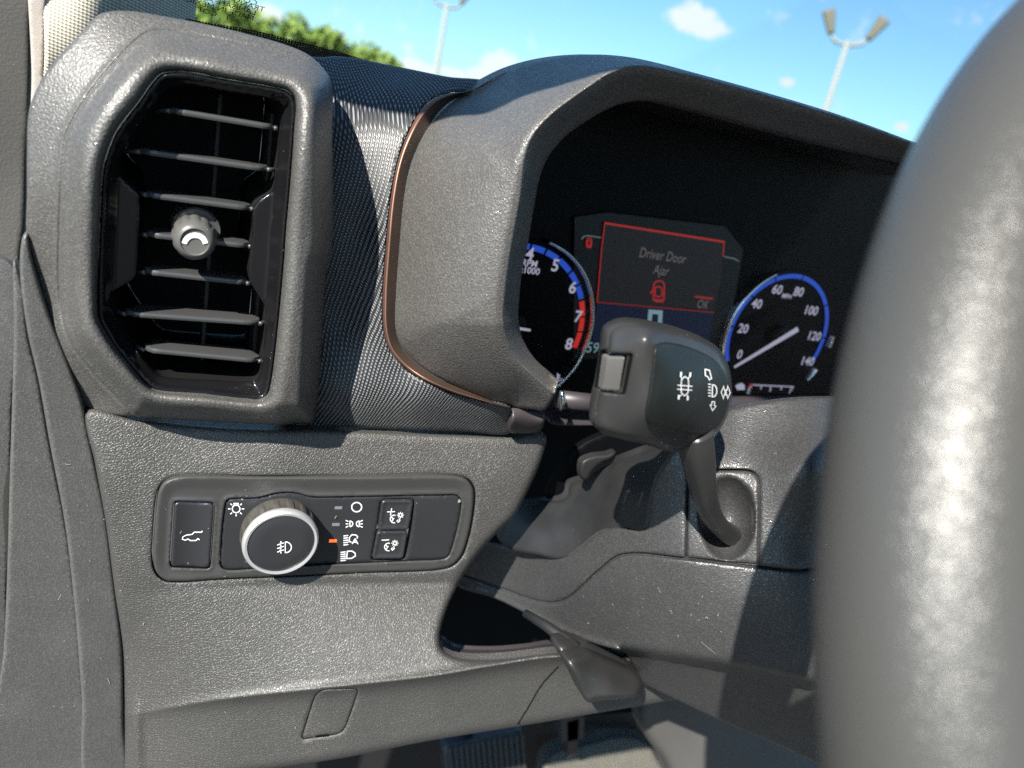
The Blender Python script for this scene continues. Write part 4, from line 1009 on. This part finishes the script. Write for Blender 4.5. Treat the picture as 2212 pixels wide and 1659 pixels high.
# ================================================================== STEERING COLUMN
sc_t = thing('steering_column', 'dark grained steering column shroud behind the steering wheel', 'steering column', (.32, .33, -.24))
fcol = rbf([(985, 1240, .455), (1000, 1266, .452), (1100, 1180, .425), (1070, 1293, .425), (1220, 1170, .365), (1237, 1373, .345), (1230, 1260, .350), (1310, 1140, .330), (1400, 1150, .300), (1404, 1416, .285), (1400, 1050, .310), (1460, 960, .305), (1480, 1000, .297),
            (1474, 1200, .278), (1590, 885, .310), (1600, 960, .293), (1600, 1100, .270), (1600, 1225, .258), (1617, 1443, .242), (1700, 862, .300), (1700, 950, .278), (1700, 1100, .255), (1700, 1230, .243), (1750, 1000, .255),
            (1764, 1469, .220), (1790, 862, .295), (1800, 1100, .250), (1860, 870, .30), (1860, 1100, .258), (1860, 1469, .215), (1760, 1300, .232)])
seamU = [(998, 1241), (1080, 1271), (1154, 1297), (1195, 1302), (1228, 1291), (1287, 1238), (1332, 1203), (1372, 1196), (1474, 1206), (1641, 1225), (1724, 1233), (1762, 1230), (1880, 1230)]
boot_low = [(1066, 1174), (1110, 1184), (1160, 1198), (1205, 1206), (1230, 1200), (1262, 1176), (1300, 1148), (1340, 1140), (1385, 1146), (1400, 1136), (1406, 1080), (1420, 1030), (1450, 985), (1482, 940)]
up_out = boot_low+[(1520, 905), (1581, 883), (1641, 870), (1707, 861), (1794, 858), (1880, 860)]+[(x, y-2.0) for x, y in seamU[::-1]]+[(975, 1225), (1000, 1190), (1040, 1172)]
SOCK = rquad([(1486, 1014), (1641, 1014), (1640, 1221), (1480, 1206)], [18, 34, 3, 3])
sheet('upper_shroud', up_out, fcol, 'column_plastic', sc_t, holes=[SOCK], step=8, back=.0015, roll=(4, .0018), hroll=(4, .0012), hback=.004)
lowU = [(x, y+1.5) for x, y in seamU]
low_edge = spline([(1770, 1478), (1617, 1445), (1474, 1423), (1404, 1412), (1320, 1398), (1237, 1372), (1150, 1330), (1070, 1292), (990, 1264)], 8, False)
fl2 = rbf([(1354, 1435, .315), (1390, 1478, .31), (1474, 1520, .29), (1574, 1566, .272), (1674, 1610, .255), (1774, 1655, .235), (1860, 1690, .225), (1404, 1425, .292), (1617, 1455, .252), (1764, 1485, .228), (1860, 1500, .22)])
lo_out = lowU+[(1880, 1500), (1880, 1700), (1774, 1654), (1674, 1607), (1574, 1564), (1474, 1517), (1410, 1486), (1386, 1472), (1370, 1440), (1352, 1412), (1300, 1395), (1237, 1373), (1150, 1332), (1070, 1293), (990, 1266), (985, 1245)]
le = low_edge
def lowcol(q, D):
    ye = np.interp(q[:, 0], le[::-1, 0], le[::-1, 1]); s = q[:, 1]-ye
    w_ = 1/(1+np.exp(-s/3.)); w_ = np.where(q[:, 0] < 1340, 0, w_)
    Y = fcol(q)*(1-w_)+(fl2(q)+.012)*w_
    Y = Y-.002*np.exp(-(s/6.)**2)
    return Y
sheet('lower_shroud', lo_out, lowcol, 'column_plastic', sc_t, step=8, back=.012, roll=(5, .002))
# stalk socket
so_c = np.array(SOCK); soc = so_c.mean(0)
def sockY(q, D):
    d = np.hypot((q[:, 0]-1572)/62., (q[:, 1]-1120)/92.); return fcol(q)+.0004+.014*np.clip(1-d**2, 0, 1)**.8
sock = sheet('stalk_socket', soc+(so_c-soc)*np.array([.975, .98]), sockY, 'column_plastic', sc_t, step=6, back=.006, roll=(5, .002), raw=True)
# rubber boot between column and dash
boot_out = [(1090, 1132), (1100, 1108), (1122, 1092), (1160, 1084), (1215, 1078), (1226, 1070), (1232, 1046), (1262, 1034), (1300, 1010), (1350, 990), (1400, 972), (1450, 958), (1500, 940), (1482, 962), (1452, 1000), (1420, 1045), (1408, 1085), (1404, 1132), (1390, 1150), (1340, 1143), (1302, 1150), (1264, 1178), (1232, 1203), (1205, 1209), (1160, 1200), (1100, 1186), (1080, 1168)]
sheet('rubber_boot', boot_out, rbf([(1090, 1140, .425), (1180, 1090, .415), (1210, 1205, .365), (1150, 1140, .400), (1250, 1140, .365), (1300, 1060, .365), (1300, 1145, .335), (1400, 1140, .302), (1400, 1000, .335), (1350, 1060, .335), (1480, 950, .31)]), 'boot_rubber', sc_t, step=7, back=.006, roll=(9, .004))
for (x, y, r) in ((1268, 1002, 30), (1300, 988, 26)):
    pass
sheet('boot_fold', [(1252, 1020), (1256, 996), (1280, 984), (1312, 980), (1330, 975), (1322, 992), (1300, 1002), (1280, 1020), (1268, 1040), (1256, 1034)], const(.37), 'boot_rubber', sc_t, step=5, back=.004, roll=(8, .004))
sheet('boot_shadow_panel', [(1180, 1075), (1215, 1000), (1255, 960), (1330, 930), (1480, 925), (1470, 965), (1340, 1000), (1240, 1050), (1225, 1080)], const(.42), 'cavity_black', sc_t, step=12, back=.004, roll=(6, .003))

# ================================================================== TURN SIGNAL STALK
st = thing('turn_signal_stalk', 'thick grey and black turn signal stalk with white lamp and arrow marks', 'turn signal stalk', tuple(onY(1588, 1160, .272)))
head_out = [(1345, 693), (1300, 716), (1306, 745), (1300, 790), (1293, 830), (1286, 860), (1282, 890), (1284, 918), (1300, 935), (1340, 948), (1400, 962), (1450, 976), (1520, 962), (1548, 938), (1568, 905), (1580, 868), (1581, 830), (1572, 785), (1552, 752), (1525, 733), (1470, 712), (1400, 696)]
head_out[1] = (1312, 712)
fhead = rbf([(1290, 900, .247), (1300, 760, .247), (1330, 850, .241), (1380, 750, .234), (1370, 920, .234), (1400, 730, .233), (1430, 720, .240), (1410, 800, .231), (1400, 900, .230), (1480, 820, .235), (1480, 920, .236), (1560, 800, .250), (1565, 900, .251), (1540, 740, .255), (1460, 965, .243), (1350, 700, .246)])
ho = sheet('stalk_head', head_out, fhead, 'stalk_plastic', st, step=6, back=.004, roll=(17, .011), cap=True, holes=[rquad([(1306, 762), (1368, 764), (1350, 853), (1293, 846)], 5)], hroll=(3, .0008), hback=.004, hmat='seam_black')
gp = [(1425, 740), (1462, 742), (1510, 758), (1545, 778), (1565, 805), (1576, 840), (1574, 875), (1562, 905), (1545, 928), (1520, 940), (1480, 937), (1430, 922), (1398, 912), (1393, 895), (1400, 850), (1408, 790), (1414, 752)]
pf = lambda q: fhead(q)-.0020+.0015*np.clip((q[:, 0]-1530)/50, 0, 1)
gpl = sheet('gloss_plate', gp, lambda q, D: pf(q)-.0008*np.exp(-(D[0]/6.)**2), 'stalk_gloss', st, step=5, back=.006, roll=(6, .0035))
sheet('toggle_switch', rquad([(1309, 770), (1350, 771), (1338, 846), (1299, 843)], 3), lambda q: fhead(q)+.0012, 'knob_plastic', st, step=4, back=.003, roll=(3, .0008), raw=True)
def zS(x, y): return zc(x, y)
pfi = lambda q: pf(q)-.0002
tr_lines = [[zS(1118, 1165), zS(1122, 1135), zS(1143, 1118), zS(1164, 1135), zS(1166, 1165), zS(1162, 1222), zS(1140, 1244), zS(1118, 1222), zS(1118, 1165)], [zS(1094, 1174), zS(1190, 1182)], [zS(1092, 1200), zS(1188, 1207)], [zS(1124, 1132), zS(1114, 1118)], [zS(1160, 1132), zS(1174, 1120)], [zS(1122, 1236), zS(1106, 1246)], [zS(1156, 1238), zS(1162, 1248)]]
strokes('trail_vehicle_icon', tr_lines, 1.7, 0, 'ink_white', gpl, .0004, Yf=pfi)
for wx, wy in ((1117, 1103), (1176, 1106), (1102, 1252), (1160, 1258)): strokes('wheel_mark', [[zS(wx+1, wy-14), zS(wx-1, wy+14)]], 3.4, 0, 'ink_white', gpl, .0004, Yf=pfi)
strokes('high_beam_icon', [[zS(1320, 1172), zS(1318, 1250), zS(1336, 1246), zS(1348, 1222), zS(1346, 1192), zS(1334, 1174), zS(1320, 1172)]]+[[zS(1292, 1166+i*19), zS(1310, 1170+i*19)] for i in range(5)], 2.4, 0, 'ink_white', gpl, .0004, Yf=pfi)
strokes('turn_arrow_icon', [[zS(1376, 1220), zS(1392, 1180), zS(1396, 1205), zS(1400, 1205), zS(1400, 1238), zS(1394, 1238), zS(1390, 1262), zS(1376, 1220)], [zS(1434, 1222), zS(1418, 1178), zS(1414, 1205), zS(1408, 1205), zS(1408, 1238), zS(1414, 1238), zS(1418, 1262), zS(1434, 1222)]], 2.0, 0, 'ink_white', gpl, .0004, Yf=pfi)
strokes('up_arrow_icon', [[zS(1272, 1072), zS(1300, 1078), zS(1314, 1130), zS(1300, 1140), zS(1290, 1120), zS(1274, 1112), zS(1272, 1072)]], 2.2, 0, 'ink_white', gpl, .0004, Yf=pfi)
strokes('down_arrow_icon', [[zS(1318, 1280), zS(1312, 1305), zS(1304, 1302), zS(1320, 1338), zS(1342, 1310), zS(1332, 1306), zS(1334, 1282), zS(1318, 1280)]], 2.2, 0, 'ink_white', gpl, .0004, Yf=pfi)
# stem
sp3 = smooth3([(*onY(1500, 930, .250), .0082), (*onY(1505, 975, .251), .0080), (*onY(1514, 1030, .254), .0071), (*onY(1524, 1080, .259), .0062), (*onY(1542, 1122, .267), .0060), (*onY(1570, 1150, .277), .0066), (*onY(1600, 1160, .287), .0072)], 6)
sweep('stem', [p[:3] for p in sp3], [p[3]*.98 for p in sp3], 'stalk_plastic', st, 40, aspect=[.85]*len(sp3), box=.62)

# ================================================================== TILT LEVER
tl = thing('tilt_lever', 'black wedge-shaped tilt lever hanging under the steering column', 'lever', tuple(onY(1300, 1450, .30)))
pad = [(1206, 1402), (1218, 1390), (1232, 1388), (1300, 1412), (1370, 1446), (1384, 1462), (1388, 1485), (1378, 1503), (1360, 1508), (1290, 1514), (1272, 1518), (1262, 1510), (1240, 1464)]
fpad = rbf([(1210, 1400, .318), (1240, 1395, .320), (1240, 1420, .308), (1300, 1430, .312), (1370, 1450, .312), (1270, 1500, .298), (1380, 1495, .300), (1255, 1470, .300), (1320, 1480, .300)])
sheet('pad', pad, lambda q: fpad(q), 'lever_plastic', tl, step=5, back=.012, roll=(13, .007), cap=True)
sweep('arm', [onY(1135, 1325, .365), onY(1180, 1352, .345), onY(1225, 1385, .328), onY(1245, 1400, .324)], [.0028, .0034, .004, .004], 'dark_metal', tl, 16)

# ================================================================== STEERING WHEEL
wt = thing('steering_wheel', 'large blurred grey leather steering wheel rim at the right edge, closest to the camera', 'steering wheel', (.3129, .0547, -.0776))
WC = np.array([.3129, .0547, -.0776]); tau, yw = .4993, -.0524
wn = np.array([math.sin(yw)*math.cos(tau), -math.cos(yw)*math.cos(tau), math.sin(tau)])
wa_ = np.cross([0, 0, 1], wn); wa_ /= np.linalg.norm(wa_); wb = np.cross(wn, wa_)
V = []; Fc = []; N1, N2 = 220, 48
for i in range(N1):
    a_ = 2*math.pi*i/N1; rad = wa_*math.cos(a_)+wb*math.sin(a_)
    for k_ in range(N2):
        p_ = 2*math.pi*k_/N2; V.append(WC+rad*(.185+.0200*math.cos(p_))+wn*.0200*math.sin(p_))
for i in range(N1):
    for k_ in range(N2):
        Fc.append((i*N2+k_, i*N2+(k_+1) % N2, ((i+1) % N1)*N2+(k_+1) % N2, ((i+1) % N1)*N2+k_))
mesh_from('rim', V, Fc, 'wheel_leather', wt, None, True)
# hub and spokes (out of the picture to the right)
def wp(u, v, n): return WC+wa_*u+wb*v+wn*n
hubv = [wp(*p) for p in ((-.075, -.07, -.05), (.075, -.07, -.05), (.075, .055, -.05), (-.075, .055, -.05), (-.065, -.06, -.005), (.065, -.06, -.005), (.065, .045, -.005), (-.065, .045, -.005))]
bevelled('airbag_cover', hubv, BOXF, 'stalk_plastic', .012, wt, 4)
for s in (-1, 1):
    sv = [wp(*p) for p in ((s*.06, -.025, -.035), (s*.17, -.018, -.012), (s*.17, .018, -.012), (s*.06, .03, -.035), (s*.06, -.02, -.02), (s*.17, -.014, .0), (s*.17, .014, .0), (s*.06, .025, -.02))]
    bevelled('spoke', sv, BOXF, 'button_satin', .004, wt, 3)
bevelled('spoke', [wp(*p) for p in ((-.02, -.17, -.012), (.02, -.17, -.012), (.03, -.05, -.035), (-.03, -.05, -.035), (-.016, -.17, 0), (.016, -.17, 0), (.025, -.05, -.02), (-.025, -.05, -.02))], BOXF, 'button_satin', .004, wt, 3)

# ================================================================== FOOTWELL
kp = thing('knee_panel', 'smooth grey knee panel blurred below the steering column', 'panel', tuple(onY(1650, 1620, .42)))
sheet('panel_skin', [(1400, 1480), (1500, 1500), (1800, 1560), (2300, 1600), (2300, 1800), (1500, 1800), (1455, 1700), (1430, 1640), (1395, 1590), (1380, 1540)], rbf([(1400, 1490, .47), (1400, 1600, .46), (1500, 1520, .42), (1500, 1660, .41), (1800, 1560, .40), (1800, 1700, .37), (2300, 1700, .38)]), 'knee_plastic', kp, step=14, back=.02, roll=(16, .012))
pd = thing('brake_pedal', 'dark ribbed rubber brake pedal at the bottom edge of the picture', 'pedal', tuple(onY(1050, 1650, .62)))
PYD = .62
pq = [(955, 1608), (1128, 1572), (1150, 1800), (975, 1800)]
sheet('pedal_pad', rquad(pq, 8), rbf([(955, 1600, .62), (1130, 1575, .62), (975, 1800, .58), (1150, 1800, .58)]), 'pedal_rubber', pd, step=12, back=.012, roll=(6, .004))
fpd = rbf([(955, 1600, .62), (1130, 1575, .62), (975, 1800, .58), (1150, 1800, .58)])
for i in range(14):
    x0 = 966+i*12; q = np.array([(x0, 1612-i*2.2), (x0+6, 1611-i*2.2), (x0+24, 1795), (x0+18, 1795)], float)
    W = onYv(q, fpd(q)-.0005); Wf = W.copy(); Wf[:, 1] -= .0035
    mesh_from('tread_rib', list(W)+list(Wf), BOXF, 'pedal_rubber', pd)
sweep('pedal_arm', [onY(1010, 1590, .63), onY(990, 1500, .66), onY(960, 1380, .70)], [.008, .008, .008], 'dark_metal', pd, 12)
fw = thing('footwell', 'pale sunlit carpeted footwell behind the pedals', 'footwell', (.35, .75, -.75))
q = np.array([(100, 1500), (2300, 1350), (2300, 1900), (100, 1900)], float)
mesh_from('bulkhead_lining', list(onYv(q, np.array([.72, .72, .70, .70]))), [(0, 1, 2, 3)], 'dark_metal', fw)
sheet('carpet_mat', [(1205, 1620), (1260, 1608), (1340, 1590), (1392, 1600), (1420, 1640), (1450, 1700), (1470, 1800), (1160, 1800), (1170, 1700), (1180, 1640)], rbf([(1200, 1620, .68), (1400, 1600, .69), (1200, 1800, .60), (1450, 1800, .60)]), 'carpet_fibre', fw, step=12, back=.02, roll=(8, .005))
for x, y, l, w_ in ((1212, 1536, 60, 52), (1225, 1560, 70, 26)):
    q = np.array([(x, y), (x+w_, y-8), (x+w_-4, y+l), (x+2, y+l+8)], float); W = onYv(q, np.full(4, .60)); W2 = W.copy(); W2[:, 1] += .02
    mesh_from('connector', list(W)+list(W2), BOXF, 'end_cap_plastic', fw)

# ================================================================== SCRATCHES AND LINT
lsh = bpy.data.objects['lower_shroud']
for a_, b_ in (((1514, 1386), (1546, 1413)), ((1420, 1268), (1428, 1280))):
    strokes('scratch', [[a_, b_]], .55, 0, 'lint_white', lsh, .0003, Yf=lambda q: lowcol(q, None))
rnd = random.Random(8); V = []; Fc = []
def fibre(x, y, Yf, ln, wd, lift=.0005):
    a_ = rnd.uniform(0, 6.28); P = []
    for i in range(5):
        P.append((x, y)); x += math.cos(a_)*ln/4; y += math.sin(a_)*ln/4; a_ += rnd.uniform(-.7, .7)
    P = np.array(P); t_ = np.gradient(P, axis=0); n_ = np.c_[-t_[:, 1], t_[:, 0]]/(np.linalg.norm(t_, axis=1)[:, None]+1e-9)*wd/2
    q = np.vstack([P+n_, P-n_]); b0 = len(V); V.extend(onYv(q, Yf(q)-lift)); Fc.extend([(b0+i, b0+i+1, b0+6+i, b0+5+i) for i in range(4)])
for i in range(46):
    fibre(rnd.uniform(200, 900), rnd.uniform(960, 1600), lower_at, rnd.choice((2, 2, 3, 4, 7)), rnd.choice((.8, 1., 1.3)))
for (x, y) in ((345, 1450), (232, 1465), (125, 1296), (140, 1000)): fibre(x, y, fs_, 14, 1.4)
for i in range(26): fibre(rnd.uniform(1250, 1640), rnd.uniform(1240, 1380), fcol, rnd.choice((2, 2, 3, 5)), rnd.choice((.8, 1.1)), .0008)
for i in range(26): fibre(rnd.uniform(60, 240), rnd.uniform(950, 1600), fs_, rnd.choice((2, 3, 6)), 1.)
me = bpy.data.meshes.new('lint'); me.from_pydata([tuple(v) for v in V], [], Fc)
o = link('lint', me, 'lint_white', None, None, False); o['label'] = 'pale specks and fibres of lint scattered over the dark dash and column plastics'; o['category'] = 'lint'; o['kind'] = 'stuff'
